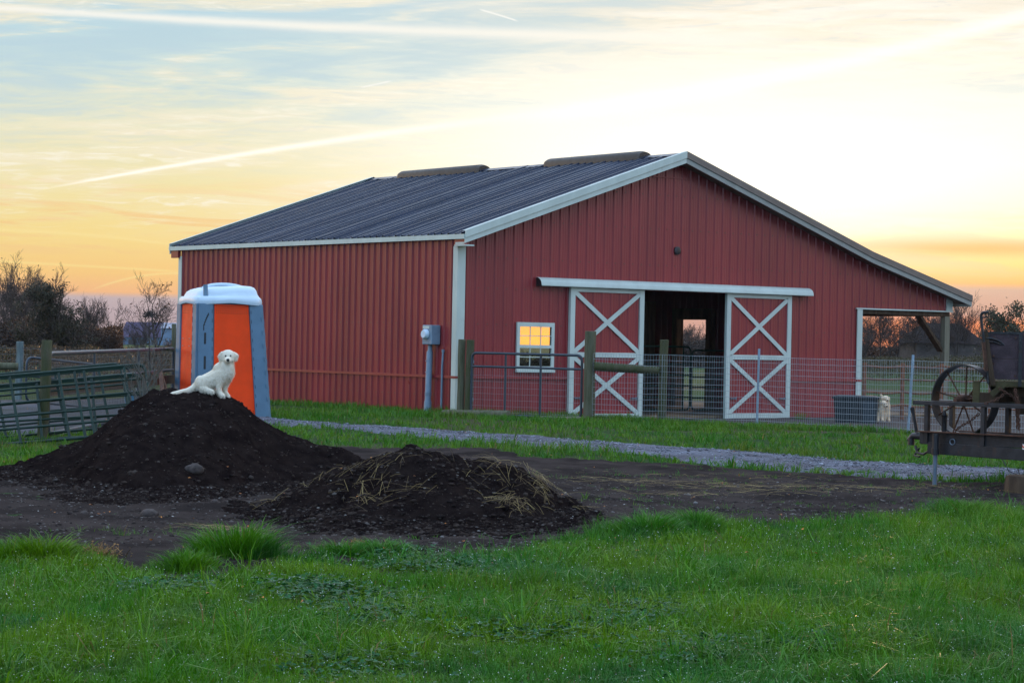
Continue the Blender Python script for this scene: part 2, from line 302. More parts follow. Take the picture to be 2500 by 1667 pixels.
# open ground far away: dull field green and brown
m = bpy.data.materials.new('field_ground'); m.use_nodes = True; k = NT(m.node_tree); bs = k.n['Principled BSDF']
v = k.new('ShaderNodeTexCoord').outputs['Object']
c = k.mix(k.sm(k.noise(v, .9, 6, .65), .40, .62), (.014,.045,.009), (.034,.070,.014))
c = k.mix(k.m('MULTIPLY', k.sm(k.noise(v, .07, 4), .5, .62), .75), c, (.075,.055,.034))
c = k.mix(k.m('MULTIPLY', k.sm(k.noise(v, 9, 5), .5, .7), .5), c, (.018,.022,.012))
k.l.new(c, bs.inputs['Base Color']); bs.inputs['Roughness'].default_value = .95; bs.inputs['Specular IOR Level'].default_value = .1
bn = k.new('ShaderNodeBump'); bn.inputs['Strength'].default_value = .8; bn.inputs['Distance'].default_value = .05
k.l.new(k.noise(v, 12, 6, .7), bn.inputs['Height']); k.l.new(bn.outputs[0], bs.inputs['Normal']); MT['field'] = m
# perforated strip near the top of the toilet's orange panels: part of the plastic
m = MT['orange']; k = NT(m.node_tree); bs = k.n['Principled BSDF']; v = k.new('ShaderNodeTexCoord').outputs['Object']
sp = k.new('ShaderNodeSeparateXYZ'); k.l.new(v, sp.inputs[0])
vo = k.new('ShaderNodeTexVoronoi'); vo.inputs['Scale'].default_value = 26; vo.inputs['Randomness'].default_value = .1; k.l.new(v, vo.inputs['Vector'])
dots = k.m('MULTIPLY', k.m('LESS_THAN', vo.outputs['Distance'], .34), k.m('GREATER_THAN', sp.outputs[2], 1.78))
old = bs.inputs['Base Color'].links[0].from_socket
k.l.new(k.mix(k.m('MULTIPLY', dots, .6), old, (.25,.03,.006)), bs.inputs['Base Color'])

# ------------------------------------------------------------------ mesh helpers
class MB:
    def __init__(s): s.v = []; s.f = []
    def add(s, vs, fs): b = len(s.v); s.v += [tuple(q) for q in vs]; s.f += [tuple(i+b for i in f) for f in fs]; return s
    def box(s, a, b):
        x0, y0, z0 = a; x1, y1, z1 = b
        return s.add([(x0,y0,z0),(x1,y0,z0),(x1,y1,z0),(x0,y1,z0),(x0,y0,z1),(x1,y0,z1),(x1,y1,z1),(x0,y1,z1)],
                     [(0,3,2,1),(4,5,6,7),(0,1,5,4),(1,2,6,5),(2,3,7,6),(3,0,4,7)])
    def obox(s, p, q, w, h, up=(0,0,1), ext=0):     # oriented bar from p to q: w across, h along up
        p, q = Vector(p), Vector(q); d = (q-p).normalized(); u = Vector(up); r = d.cross(u)
        if r.length < 1e-4: r = d.cross(Vector((1,0,0)))
        r.normalize(); u = r.cross(d).normalized(); p = p-d*ext; q = q+d*ext
        vs = [c+r*(w/2*a)+u*(h/2*b) for c in (p, q) for a, b in ((-1,-1),(1,-1),(1,1),(-1,1))]
        return s.add(vs, [(0,1,2,3),(7,6,5,4),(0,4,5,1),(1,5,6,2),(2,6,7,3),(3,7,4,0)])
    def tube(s, pts, rad, n=8, caps=True):
        pts = [Vector(p) for p in pts]; rad = rad if hasattr(rad, '__len__') else [rad]*len(pts)
        b = len(s.v); u = None
        for i, p in enumerate(pts):
            d = (pts[min(i+1, len(pts)-1)]-pts[max(i-1, 0)]).normalized()
            if u is None:
                u = d.cross(Vector((0,0,1)));
                if u.length < .05: u = d.cross(Vector((0,1,0)))
            u = (u-d*u.dot(d)).normalized(); w = d.cross(u)
            for j in range(n):
                a = 2*math.pi*j/n; s.v.append(tuple(p+(u*math.cos(a)+w*math.sin(a))*rad[i]))
        for i in range(len(pts)-1):
            for j in range(n):
                s.f.append((b+i*n+j, b+i*n+(j+1) % n, b+(i+1)*n+(j+1) % n, b+(i+1)*n+j))
        if caps: s.f.append(tuple(b+j for j in range(n-1, -1, -1))); s.f.append(tuple(b+(len(pts)-1)*n+j for j in range(n)))
        return s
    def build(s, name, m, parent=None, smooth=False, bevel=0):
        me = bpy.data.meshes.new(name); me.from_pydata(s.v, [], s.f); me.update()
        return link(name, me, m, parent, smooth, bevel)
def link(name, me, m, parent=None, smooth=False, bevel=0):
    o = bpy.data.objects.new(name, me); COL.objects.link(o)
    if m is not None: me.materials.append(MT[m] if isinstance(m, str) else m)
    if smooth:
        for p in me.polygons: p.use_smooth = True
        me.set_sharp_from_angle(angle=math.radians(38))
    if bevel:
        b = o.modifiers.new('bevel', 'BEVEL'); b.width = bevel; b.segments = 2; b.limit_method = 'ANGLE'
    if parent is not None: o.parent = parent
    return o
def npmesh(name, V, F, m, parent=None):       # V (n,3), F (k,3 or 4)
    V = np.asarray(V, np.float32); F = np.asarray(F, np.int32); me = bpy.data.meshes.new(name)
    me.vertices.add(len(V)); me.vertices.foreach_set('co', V.ravel()); kk = F.shape[1]
    me.loops.add(F.size); me.loops.foreach_set('vertex_index', F.ravel()); me.polygons.add(len(F))
    me.polygons.foreach_set('loop_start', np.arange(0, F.size, kk, dtype=np.int32)); me.update(calc_edges=True)
    return link(name, me, m, parent)
def tag(o, label=None, cat=None, group=None, kind=None):
    if label: o['label'] = label
    if cat: o['category'] = cat
    if group: o['group'] = group
    if kind: o['kind'] = kind
    return o
def empty(name, loc, label, cat, group=None, rz=0):
    o = bpy.data.objects.new(name, None); COL.objects.link(o); o.location = loc; o.rotation_euler = (0, 0, rz)
    o.empty_display_size = .2; return tag(o, label, cat, group)
def local(o):       # world -> local matrix of an empty
    bpy.context.view_layer.update(); return o.matrix_world.inverted()
def shift(mb, Mx): mb.v = [tuple(Mx @ Vector(p)) for p in mb.v]; return mb

# ------------------------------------------------------------------ polygons of the ground surfaces (traced on the ground plane)
def poly(px): return np.array([tuple(gz(x, y))[:2] for x, y in px])
P_DIRT = poly([(-500,1185),(0,1150),(300,1100),(600,1085),(880,1098),(1190,1100),(1270,1120),(1500,1127),(1700,1133),(1900,1150),(2120,1166),(2300,1180),(2500,1190),(2900,1215),
               (2900,1245),(2500,1252),(2250,1262),(2000,1275),(1700,1282),(1500,1292),(1380,1320),(1250,1345),(1150,1362),(1060,1375),(960,1372),(860,1390),(740,1365),(680,1395),(560,1420),(440,1430),(380,1405),(200,1375),(0,1372),(-500,1375)])
P_GRAV = poly([(350,1003),(600,1020),(700,1028),(900,1040),(1100,1054),(1300,1070),(1500,1082),(1700,1096),(1900,1110),(2100,1122),(2300,1137),(2500,1150),(2900,1172),(3400,1195),
               (3400,1245),(2900,1215),(2500,1180),(2300,1172),(2100,1162),(1900,1143),(1700,1123),(1500,1106),(1300,1092),(1100,1076),(900,1056),(700,1040),(600,1034),(350,1014)])
P_GRAVL = poly([(-600,976),(0,978),(200,976),(420,972),(460,990),(440,1012),(300,1040),(180,1062),(0,1060),(-600,1062)])
P_MUD = np.array([(2.2,-9.0),(4.3,-4.6),(4.6,.6),(14.8,.6),(40,14),(40,-30),(6,-30)])*1.0
P_MUD = np.array([tuple(gpoint(a, b))[:2] for a, b in [(1560,42.3),(1860,41.2),(2225,38.4),(2420,37.2),(3100,35),(3300,62),(1950,62),(1560,46)]])
P_BARN = np.array([(-.1,-.1),(14.2,-.1),(14.2,11.1),(-.1,11.1)])
def inpoly(x, y, P):
    x = np.asarray(x); y = np.asarray(y); r = np.zeros(x.shape, bool); j = len(P)-1
    for i in range(len(P)):
        xi, yi = P[i]; xj, yj = P[j]
        c = ((yi > y) != (yj > y)) & (x < (xj-xi)*(y-yi)/(yj-yi+1e-12)+xi); r ^= c; j = i
    return r
def warp(x, y, a=.35, f=1.3):
    return x+(fbm(x*f, y*f, 3, 31)-.5)*a*2, y+(fbm(x*f, y*f, 3, 57)-.5)*a*2
def sheet(name, P, off, m, cell, amp=0, a=.35, kind='structure', clip=None):
    x0, y0 = P.min(0)-.5; x1, y1 = P.max(0)+.5
    if clip: x0, y0, x1, y1 = max(x0, clip[0]), max(y0, clip[1]), min(x1, clip[2]), min(y1, clip[3])
    gx = np.arange(x0, x1, cell); gy = np.arange(y0, y1, cell); X, Y = np.meshgrid(gx, gy, indexing='ij')
    wx, wy = warp(X, Y, a); I = inpoly(wx, wy, P)
    Z = ground_h(X, Y)+off+(amp*(fbm(X*3.1, Y*3.1, 4, 77)-.5)+amp*.5*(fbm(X*11, Y*11, 2, 37)-.5) if amp else 0)
    Z = Z-np.where(I, 0, .03)
    n, mm = X.shape; idx = np.arange(n*mm).reshape(n, mm)
    keep = I[:-1,:-1] | I[1:,:-1] | I[:-1,1:] | I[1:,1:]
    F = np.stack([idx[:-1,:-1], idx[1:,:-1], idx[1:,1:], idx[:-1,1:]], -1)[keep]
    u, inv = np.unique(F, return_inverse=True); V = np.stack([X.ravel(), Y.ravel(), Z.ravel()], 1)[u]
    o = npmesh(name, V, inv.reshape(-1, 4), m); o.data.polygons.foreach_set('use_smooth', [True]*len(o.data.polygons))
    return tag(o, kind=kind)
# the ground: one sheet to the horizon, finer near the camera
def axis(c, fine, n1, far):
    a = list(np.arange(-n1, n1+.01, fine)); s = n1; st = fine
    while s < far: st *= 1.35; s += st; a = [-s]+a+[s]
    return np.array(a)+c
gx = axis(-10, .45, 32, 560); gy = axis(-12, .45, 32, 560); X, Y = np.meshgrid(gx, gy, indexing='ij')
Z = ground_h(X, Y); n, mm = X.shape; idx = np.arange(n*mm).reshape(n, mm)
go = npmesh('ground', np.stack([X.ravel(), Y.ravel(), Z.ravel()], 1), np.stack([idx[:-1,:-1], idx[1:,:-1], idx[1:,1:], idx[:-1,1:]], -1).reshape(-1, 4), 'field')
go.data.polygons.foreach_set('use_smooth', [True]*len(go.data.polygons)); tag(go, kind='structure')
sheet('dirt_yard', P_DIRT, .018, 'dirt', .07, .055, .22)
sheet('gravel_driveway', P_GRAV, .030, 'gravel', .12, .035, .42)
sheet('gravel_yard', P_GRAVL, .024, 'gravel2', .3, .02, .5)
sheet('barnyard', P_MUD, .020, 'mud', .3, .03, .4)
fl = MB().box((.05,.05,-.35), (13.9,10.95,-.06)).build('barn_floor', mat('strawy_floor', (.16,.105,.055), .9, 0, .35, 2.5)); tag(fl, kind='structure')

# ------------------------------------------------------------------ the barn
L = 11.05; XR = 5.46; ZR = 5.30; SL = .338; XW = 10.95; XE = 14.15; SL2 = .272; OH = .36
def ztop(x):      # underside line of the roof
    if x <= XR: return ZR-SL*(XR-x)
    if x <= XW: return ZR-SL*(x-XR)
    return ZR-SL*(XW-XR)-SL2*(x-XW)
barn = empty('barn', (XR, 0, 0), 'large red ribbed metal barn with dark roof, pale trim and open lean-to on its right', 'barn')
BM = Matrix.Translation((-XR, 0, 0))
def bpart(mb, name, m, parent=None, **kw):
    shift(mb, BM)
    if name in ('kick_rail', 'eave_fascia', 'soffit', 'eave_end', 'knee_brace', 'door_jamb', 'inner_lining', 'track_cover_end', 'stall_partition', 'lean_to_beam'):
        for q in islands(mb): o = q.build(name, m, parent or barn, **kw)
        return o
    return mb.build(name, m, parent or barn, **kw)
RIB = .2286
def ribwall(t0, t1, phase, tops, holes, place, z0=-.3, RH=.022):
    """vertical ribbed sheet between t0 and t1; tops(t) -> height; holes: [(ta,tb,za,zb)]; place(t, n, z) -> xyz"""
    br = set([t0, t1]); k0 = int((t0-phase)/RIB)-1; k1 = int((t1-phase)/RIB)+1
    prof = []
    for k_ in range(k0, k1+1):
        c = phase+k_*RIB
        prof += [(c-.034, 0), (c-.014, RH), (c+.014, RH), (c+.034, 0), (c+.078, 0), (c+.084, .004), (c+.096, .004), (c+.102, 0), (c+.127, 0), (c+.133, .004), (c+.145, .004), (c+.151, 0)]
    pt = np.array([p[0] for p in prof]); pn = np.array([p[1] for p in prof])
    for h in holes: br |= {h[0], h[1]}
    for x in (XR, XW):
        if t0 < x < t1: br.add(x)
    ts = sorted(set([x for x in pt if t0 < x < t1]) | set(x for x in br if t0 <= x <= t1))
    mb = MB()
    for a, b in zip(ts[:-1], ts[1:]):
        if b-a < 1e-5: continue
        na, nb = np.interp([a, b], pt, pn); mid = (a+b)/2
        cuts = sorted([(h[2], h[3]) for h in holes if h[0] <= mid <= h[1]]); seg = []; z = z0
        for ca, cb in cuts:
            if ca > z: seg.append((z, ca, False))
            z = max(z, cb)
        seg.append((z, None, True))
        for za, zb, top in seg:
            ta = tops(a) if top else zb; tb_ = tops(b) if top else zb
            if ta <= za: continue
            mb.add([place(a, na, za), place(b, nb, za), place(b, nb, tb_), place(a, na, ta)], [(0,1,2,3)])
    return mb
# gable wall (with the sliding door opening, the window and the lean-to opening)
DOOR = (4.55, 6.98, -.4, 2.52); WIN = (1.47, 2.31, .89, 1.76)
gw = ribwall(.02, 13.88, .204, lambda x: ztop(x)-.03, [DOOR, WIN, (10.98, 14.0, -.4, 2.30)], lambda a, n_, z: (a, -n_, z))
bpart(gw, 'gable_wall', 'red')
sw = ribwall(.02, L, -.033, lambda y: 3.40, [], lambda a, n_, z: (-n_, a, z), RH=.034); bpart(sw, 'side_wall', 'red')
bw = ribwall(.02, 13.88, .1, lambda x: ztop(x)-.03, [(9.45, 10.85, .62, 2.0), (10.98, 14.0, -.4, 2.3)], lambda a, n_, z: (a, L+n_, z)); bpart(bw, 'back_wall', 'red')
rw = ribwall(.02, L, .1, lambda y: ztop(XW)-.05, [(4.94, 5.97, -.4, 2.03)], lambda a, n_, z: (XW+n_, a, z)); bpart(rw, 'lean_to_wall', 'red')
for nm_, fn_, n_, in (('screws', lambda a, z: (a, -.0065, z), 0), ('screws', lambda a, z: (-.0065, a, z), 1)):
    f = MB()
    for k_ in range(1, 47 if n_ else 60):
        a_ = (.204 if not n_ else -.033)+k_*RIB+.055
        for z_ in (.35, 1.0, 1.75, 2.45, 3.05, 3.8, 4.5):
            if (n_ and (z_ > 3.2 or a_ > L)) or (not n_ and (a_ > 13.6 or z_ > ztop(a_)-.25 or (a_ > 10.8 and z_ < 2.4) or (1.3 < a_ < 2.5 and .7 < z_ < 1.95) or (2.6 < a_ < 8.9 and z_ < 2.8))): continue
            f.tube([fn_(a_, z_), tuple(Vector(fn_(a_, z_))+(Vector((0,-.010,0)) if not n_ else Vector((-.010,0,0))))], .011, 6)
    bpart(f, nm_, 'soffit')['kind'] = 'stuff'
# inner lining (dark boards) and framing seen through the openings
li = MB(); li.box((.12,.25,-.1), (.16,L-.2,3.3)); li.box((.16,L-.12,-.1), (9.40,L-.08,3.3))
bpart(li, 'inner_lining', 'innerwood')
fr = MB()
for y_ in (.14, 2.9, 8.3): fr.box((XW-.20, y_-.07, -.1), (XW-.04, y_+.07, ztop(XW)-.1))
for x_ in (4.36, 7.16): fr.box((x_-.07,.03,-.1), (x_+.07,.17,ztop(x_)-.15))
for y_ in (4.84, 6.07): fr.box((XW-.16, y_-.09, -.1), (XW+.05, y_+.09, 2.2))
fr.box((XW-.16, 4.75, 2.04), (XW+.05, 6.16, 2.3))
for x_ in (.2, 4.0, 8.0): fr.box((x_,.03,3.0), (x_+.05,L-.1,3.14))
fr.box((.2,.03,3.02), (XW-.1,.08,3.2)); bpart(fr, 'inner_frame', 'innerwood')
st = MB(); st.box((7.9,4.2,-.1), (7.96,6.6,2.4)); st.box((7.96,4.2,-.1), (8.6,4.26,2.4)); bpart(st, 'stall_partition', 'innerwood')
# roof: ribbed sheets with ribs running down the slope
def roofsheet(xa, za, xb, zb, y0, y1, phase):
    d = Vector((xb-xa, 0, zb-za)).normalized(); nrm = Vector((-d.z, 0, d.x)); nrm = nrm if nrm.z > 0 else -nrm
    mb = MB(); prof = [(y0, 0)]; y = y0+phase
    rq = random.Random(77); off_ = 0.0; cnt = 0
    while y < y1-.02:
        hh_ = rq.uniform(.018, .036)
        if cnt % 4 == 0: off_ = rq.uniform(-.006, .006)
        cnt += 1; nx = rq.uniform(-.0015, .0015)
        prof += [(y-.034, off_+nx), (y-.014, hh_+off_), (y+.014, hh_+off_+rq.uniform(-.003,.003)), (y+.034, off_-nx)]; y += RIB
    prof = [q for q in prof if q[0] <= y1]+[(y1, 0)]
    for (a, na), (b, nb) in zip(prof[:-1], prof[1:]):
        P = [Vector((xa, a, za))+nrm*na, Vector((xb, a, zb))+nrm*na, Vector((xb, b, zb))+nrm*nb, Vector((xa, b, za))+nrm*nb]
        mb.add(P, [(0,1,2,3)])
    # underside
    mb.add([Vector((xa, y0, za))-nrm*.03, Vector((xb, y0, zb))-nrm*.03, Vector((xb, y1, zb))-nrm*.03, Vector((xa, y1, za))-nrm*.03], [(0,3,2,1)])
    return mb
zt = lambda x: ztop(x)+.05; E0 = -.09
rf = roofsheet(XR, zt(XR), E0, zt(E0), -OH, L+OH, .12)
rf2 = roofsheet(XR, zt(XR), XW, zt(XW), -OH, L+OH, .12); rf3 = roofsheet(XW, zt(XW), XE, zt(XE), -OH, L+OH, .12)
rf.add(rf2.v, rf2.f); rf.add(rf3.v, rf3.f)
roof = bpart(rf, 'roof', 'roof')
rc = MB()
for s_ in (-1, 1): rc.add([(XR, -OH-.01, zt(XR)+.035), (XR+s_*.16, -OH-.01, zt(XR)-.16*SL+.026), (XR+s_*.16, L+OH, zt(XR)-.16*SL+.026), (XR, L+OH, zt(XR)+.035)], [(0,1,2,3)])
bpart(rc, 'ridge_cap', 'roof')
for ya, yb in ((.95, 4.24), (6.69, 10.05)):
    mb = MB(); N = 10; sec = [(.20*math.cos(math.pi*i/N), .185*math.sin(math.pi*i/N)**.6 if 0 < i < N else 0) for i in range(N+1)]
    vs = []
    for yy, sc_ in ((ya, .86), (ya+.10, 1), (yb-.10, 1), (yb, .86)): vs += [(XR+a*sc_, yy, zt(XR)-.045+b*sc_+(0 if b else -.03)) for a, b in sec]
    fs = [(r*(N+1)+i, r*(N+1)+i+1, (r+1)*(N+1)+i+1, (r+1)*(N+1)+i) for r in range(3) for i in range(N)]
    fs += [tuple(range(N, -1, -1)), tuple(3*(N+1)+i for i in range(N+1))]
    mb.add(vs, fs); bpart(mb, 'ridge_vent', 'vent', smooth=True)
# rake fascia along both gable edges
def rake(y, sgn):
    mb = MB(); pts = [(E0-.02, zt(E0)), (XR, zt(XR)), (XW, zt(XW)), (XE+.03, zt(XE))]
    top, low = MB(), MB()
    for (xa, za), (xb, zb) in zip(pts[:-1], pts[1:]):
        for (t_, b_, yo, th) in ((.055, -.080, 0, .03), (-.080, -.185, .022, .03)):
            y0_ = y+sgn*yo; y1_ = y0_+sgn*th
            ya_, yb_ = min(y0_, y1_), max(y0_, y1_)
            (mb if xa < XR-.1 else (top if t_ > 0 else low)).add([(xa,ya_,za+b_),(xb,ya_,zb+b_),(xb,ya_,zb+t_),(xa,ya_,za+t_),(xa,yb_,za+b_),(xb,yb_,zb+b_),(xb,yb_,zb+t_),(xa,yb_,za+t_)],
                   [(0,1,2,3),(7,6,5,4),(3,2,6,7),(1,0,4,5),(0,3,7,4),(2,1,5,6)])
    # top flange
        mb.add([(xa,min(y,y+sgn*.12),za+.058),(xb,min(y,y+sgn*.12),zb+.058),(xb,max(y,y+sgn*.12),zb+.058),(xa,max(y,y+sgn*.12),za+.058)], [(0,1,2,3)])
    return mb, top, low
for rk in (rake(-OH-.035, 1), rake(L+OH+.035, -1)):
    for q_, m_ in zip(rk, ('trim', 'rakecap', 'rakelow')): bpart(q_, 'rake_fascia', m_)  # one trim all along; right of the ridge it wears painted flare tones
so_ = MB()
for ya, yb in ((-OH+.022, -.005), (L+.005, L+OH-.03)):
    for xa, xb in ((E0, XR), (XR, XW), (XW, XE)):
        so_.add([(xa,ya,zt(xa)-.145),(xb,ya,zt(xb)-.145),(xb,yb,zt(xb)-.145),(xa,yb,zt(xa)-.145)], [(0,3,2,1)])
bpart(so_, 'soffit', 'soffit')
ef = MB(); ef.box((E0-.045,-OH+.0,zt(E0)-.105), (E0-.012,L+OH,zt(E0)-.012)); ef.box((E0-.01,-OH+.03,3.27),(-.025,-.03,3.31))
ef.box((E0-.03,-OH-.02,3.235),(.10,-.022,3.262)); ef.box((XE+.0,-OH,zt(XE)-.2), (XE+.03,L+OH,zt(XE)+.02)); bpart(ef, 'eave_fascia', 'trim')
er = MB(); er.box((E0-.008,-OH+.01,3.262), (-.022,0,zt(E0)-.1)); er.box((E0-.008,L-.02,3.2), (-.022,L+OH-.05,zt(E0)-.1)); bpart(er, 'eave_end', 'red')
# corner trims
ct = MB(); ct.box((-.045,-.045,-.25), (.145,-.020,3.235)); ct.box((-.045,-.020,-.25), (-.022,.105,3.235))
bpart(ct, 'corner_trim', 'trim')
ct = MB(); ct.box((-.045,L-.105,-.25), (-.022,L+.045,3.235)); ct.box((-.02,L+.022,-.25), (.13,L+.045,3.235)); bpart(ct, 'corner_trim', 'trim')
ct = MB(); ct.box((10.84,-.05,-.25), (10.995,-.024,2.285)); ct.box((10.975,-.024,-.25), (10.995,.10,2.285)); bpart(ct, 'corner_trim', 'trim')
ct = MB(); ct.box((13.70,-.05,2.31), (13.90,-.024,2.66)); bpart(ct, 'corner_trim', 'trim')
ct = MB(); ct.box((10.80,-.06,2.288), (13.91,-.022,2.318)); bpart(ct, 'opening_trim', 'trim')
# kick rail (belt)
kr = MB(); kr.box((-.050,.11,.685), (-.020,L-.11,.735)); kr.box((.15,-.050,.685), (2.72,-.020,.735)); kr.box((8.86,-.050,.685), (10.84,-.020,.735)); kr.box((-.056,-.056,.688),(-.046,.107,.733)); kr.box((-.046,-.056,.688),(.148,-.046,.733))
kr.box((10.838,-.060,.688),(10.998,-.0505,.733)); bpart(kr, 'kick_rail', 'red')
# lean-to timber
lt = MB(); lt.box((11.0,.0,2.19), (13.86,.10,2.286)); lt.box((13.74,.1,2.19), (13.86,L-.02,2.40)); bpart(lt, 'lean_to_beam', 'darkwood')
for y_ in (.06, 3.7, 7.3, L-.08):
    lb = MB(); lb.box((13.70,y_-.07,-.3), (13.86,y_+.07,2.19)); bpart(lb, 'lean_to_post', 'lumber', bevel=.006)
lb = MB(); lb.obox((12.92,.13,2.24), (13.72,.13,1.40), .06, .16, (0,1,0)); lb.obox((12.90,L-.1,2.24), (13.74,L-.1,1.36), .06, .16, (0,1,0))
lb.obox((13.80,.9,2.1), (13.80,.1,1.40), .06, .12, (1,0,0)); bpart(lb, 'knee_brace', 'darkwood')
# the peak vent panel and the round vent on the gable
pv = MB(); pv.box((4.86,-.034,4.86), (6.06,-.028,4.88)); pv.box((4.86,-.034,4.88), (4.89,-.028,5.0)); bpart(pv, 'peak_joint', 'red')
rv = MB(); rv.tube([(5.55,-.005,3.37), (5.55,-.05,3.37), (5.55,-.058,3.37)], [.085,.085,.06], 20); bpart(rv, 'round_vent', 'iron', smooth=True)
# sliding doors
HX0, HX1 = 1.88, 9.32
hd = MB(); N = 6
prof = [(-.02, 2.705), (-.07, 2.700), (-.12, 2.685), (-.17, 2.655), (-.20, 2.61), (-.215, 2.555), (-.215, 2.535), (-.02, 2.535)]
vs = [(HX0, y_, z_) for y_, z_ in prof]+[(HX1, y_, z_) for y_, z_ in prof]; n_ = len(prof)
hd.add(vs, [(i, i+1, n_+i+1, n_+i) for i in range(n_-1)]); bpart(hd, 'door_track_cover', 'trim')
hd = MB()
for xx in (HX0+.012, HX1-.012): hd.add([(xx, y_*.96-.001, z_-.004) for y_, z_ in prof], [tuple(range(n_))])
bpart(hd, 'track_cover_end', 'iron')
def sliding_door(x0, x1, label):
    z0, z1, zm = -.13, 2.525, 1.19; yb = -.075
    p = ribwall(x0+.06, x1-.06, x0+.16, lambda x: z1-.05, [], lambda a, n2_, z: (a, yb-n2_*.8, z), z0+.05)
    door = bpart(p, 'sliding_door', 'red'); door['label'] = label
    f = MB(); w = .115; y0, y1 = yb-.042, yb+.03
    f.box((x0,y0,z0), (x0+w,y1,z1)); f.box((x1-w,y0,z0), (x1,y1,z1)); f.box((x0+w,y0+.003,z1-.08), (x1-w,y1,z1)); f.box((x0+w,y0+.003,z0), (x1-w,y1,z0+.13)); f.box((x0+w,y0+.003,zm-.055), (x1-w,y1,zm+.045))
    bpart(f, 'door_frame', 'trim', door)
    xa, xb = x0+w-.01, x1-w+.01
    for za, zb in ((z0+.13, zm-.055), (zm+.045, z1-.08)):
        f = MB(); f.obox((xa,y0+.012,za), (xb,y0+.012,zb), .09, .018, (0,1,0)); f.obox((xa,y0+.016,zb), (xb,y0+.016,za), .09, .018, (0,1,0))
        bpart(f, 'cross_brace', 'trim', door)
    for s_ in (x0+w+.03, x1-w-.18):
        f = MB(); f.box((s_,y0-.01,.30), (s_+.15,y0+.022,.325)); f.box((s_+.10,y0-.02,.29), (s_+.15,y0-.01,.335)); bpart(f, 'handle', 'galv', door)
    return door
sliding_door(2.70, 4.62, 'left sliding door with a weedy bottom corner'); sliding_door(6.90, 8.77, 'right sliding door')
jm = MB(); jm.box((4.50,-.02,-.2), (4.56,.03,2.53)); jm.box((6.97,-.02,-.2), (7.03,.03,2.53)); bpart(jm, 'door_jamb', 'trim')
# window
wn = MB(); x0, x1, z0, z1 = 1.42, 2.35, .84, 1.805; y0, y1 = -.058, -.015
wn.box((x0,y0,z0), (x0+.07,y1,z1)); wn.box((x1-.07,y0,z0), (x1,y1,z1)); wn.box((x0+.07,y0,z1-.085), (x1-.07,y1,z1)); wn.box((x0+.07,y0,z0+.03), (x1-.07,y1,z0+.1)); wn.box((x0+.06,y0+.003,1.30), (x1-.06,y1,1.36)); wn.box((x0-.01,y0-.03,z0-.02), (x1+.01,y1,z0+.03))
win = bpart(wn, 'window', 'trim')
mu = MB()
for za, zb in ((.94, 1.30), (1.36, 1.72)):
    for i in (1, 2): xx = x0+.07+(x1-x0-.14)*i/3; mu.box((xx-.008,y0+.012,za), (xx+.008,y0+.026,zb))
    zz = (za+zb)/2; mu.box((x0+.07,y0+.013,zz-.008), (x1-.07,y0+.025,zz+.008))
bpart(mu, 'glazing_bars', 'trim', win)
gp = MB(); gp.box((x0+.068,y0+.028,.93), (x1-.068,y0+.034,1.73)); bpart(gp, 'pane', 'glass', win)
# electricity meter on the side wall
mt_ = MB(); mt_.box((-.23,.52,1.33), (-.02,.84,1.71)); mbx = bpart(mt_, 'meter_box', 'meterp', bevel=.012)
md = MB(); md.tube([(-.22,.70,1.53), (-.27,.70,1.53), (-.31,.70,1.53)], [.10,.10,.075], 20); bpart(md, 'meter_dial', 'roofp', mbx, smooth=True)
md = MB(); md.box((-.235,.60,1.64), (-.229,.82,1.69)); bpart(md, 'meter_label', 'trim', mbx)
cd = MB(); cd.tube([(-.12,.72,1.33), (-.12,.72,1.22), (-.12,.73,1.18), (-.12,.76,.25), (-.12,.76,.2), (-.12,.77,-.25)], [.045,.045,.062,.062,.075,.075], 14)
for z_ in (1.0, .78, .38, .34): cd.tube([(-.12,.755,z_), (-.12,.755,z_+.018)], .071, 14)
bpart(cd, 'conduit', 'meterp', mbx, smooth=True)
cd = MB(); cd.tube([(-.06,.36,1.2), (-.07,.37,.9), (-.06,.39,-.2)], .02, 10); cd.tube([(-.06,.36,1.18), (-.06,.36,1.24)], .03, 10); bpart(cd, 'ground_pipe', 'meterp', smooth=True)
# gate made of green pipe standing inside the doorway
def bent(pts, r=.09, n=5):
    out = [Vector(pts[0])]
    for i in range(1, len(pts)-1):
        a, b, c = map(Vector, (pts[i-1], pts[i], pts[i+1])); u = (a-b).normalized(); w = (c-b).normalized(); p0 = b+u*r; p1 = b+w*r
        for q in range(n+1): f = q/n; out.append(p0*(1-f)**2+b*2*f*(1-f)+p1*f*f)
    out.append(Vector(pts[-1])); return out
def panel(name, p, q, h, z0, rails, uprights, rad, m, label, cat, group=None, parts=True, lean=Vector((0,0,0)), corner=.12):
    """tube gate between ground points p and q; rails are fractions of h, uprights fractions of length"""
    p, q = Vector(p), Vector(q); d = q-p; root = empty(name, (p+q)/2, label, cat, group)
    T = Matrix.Translation(-root.location)
    P = lambda s_, h_: p+d*s_+Vector((0,0,z0+h_*h))+lean*h_
    f = MB(); f.tube(bent([P(.5,0), P(0,0), P(0,1), P(1,1), P(1,0), P(.5,0)], corner), rad, 10); shift(f, T).build('outer_frame', m, root, smooth=True)
    for r_ in rails: f = MB(); f.tube([P(.004, r_), P(.996, r_)], rad*.85, 8); shift(f, T).build('rail', m, root, smooth=True)
    for u_ in uprights: f = MB(); f.tube([P(u_, .0), P(u_, 1)], rad*.85, 8); shift(f, T).build('upright', m, root, smooth=True)
    return root
panel('stall_gate', py(1560,1000,1.3).xy.to_3d(), py(1683,1000,1.3).xy.to_3d(), 1.36, .02, (.2,.38,.55,.72,.87), (.86,), .022, 'green', 'green tube gate inside the barn doorway, its rounded end beside the bright back opening', 'gate')
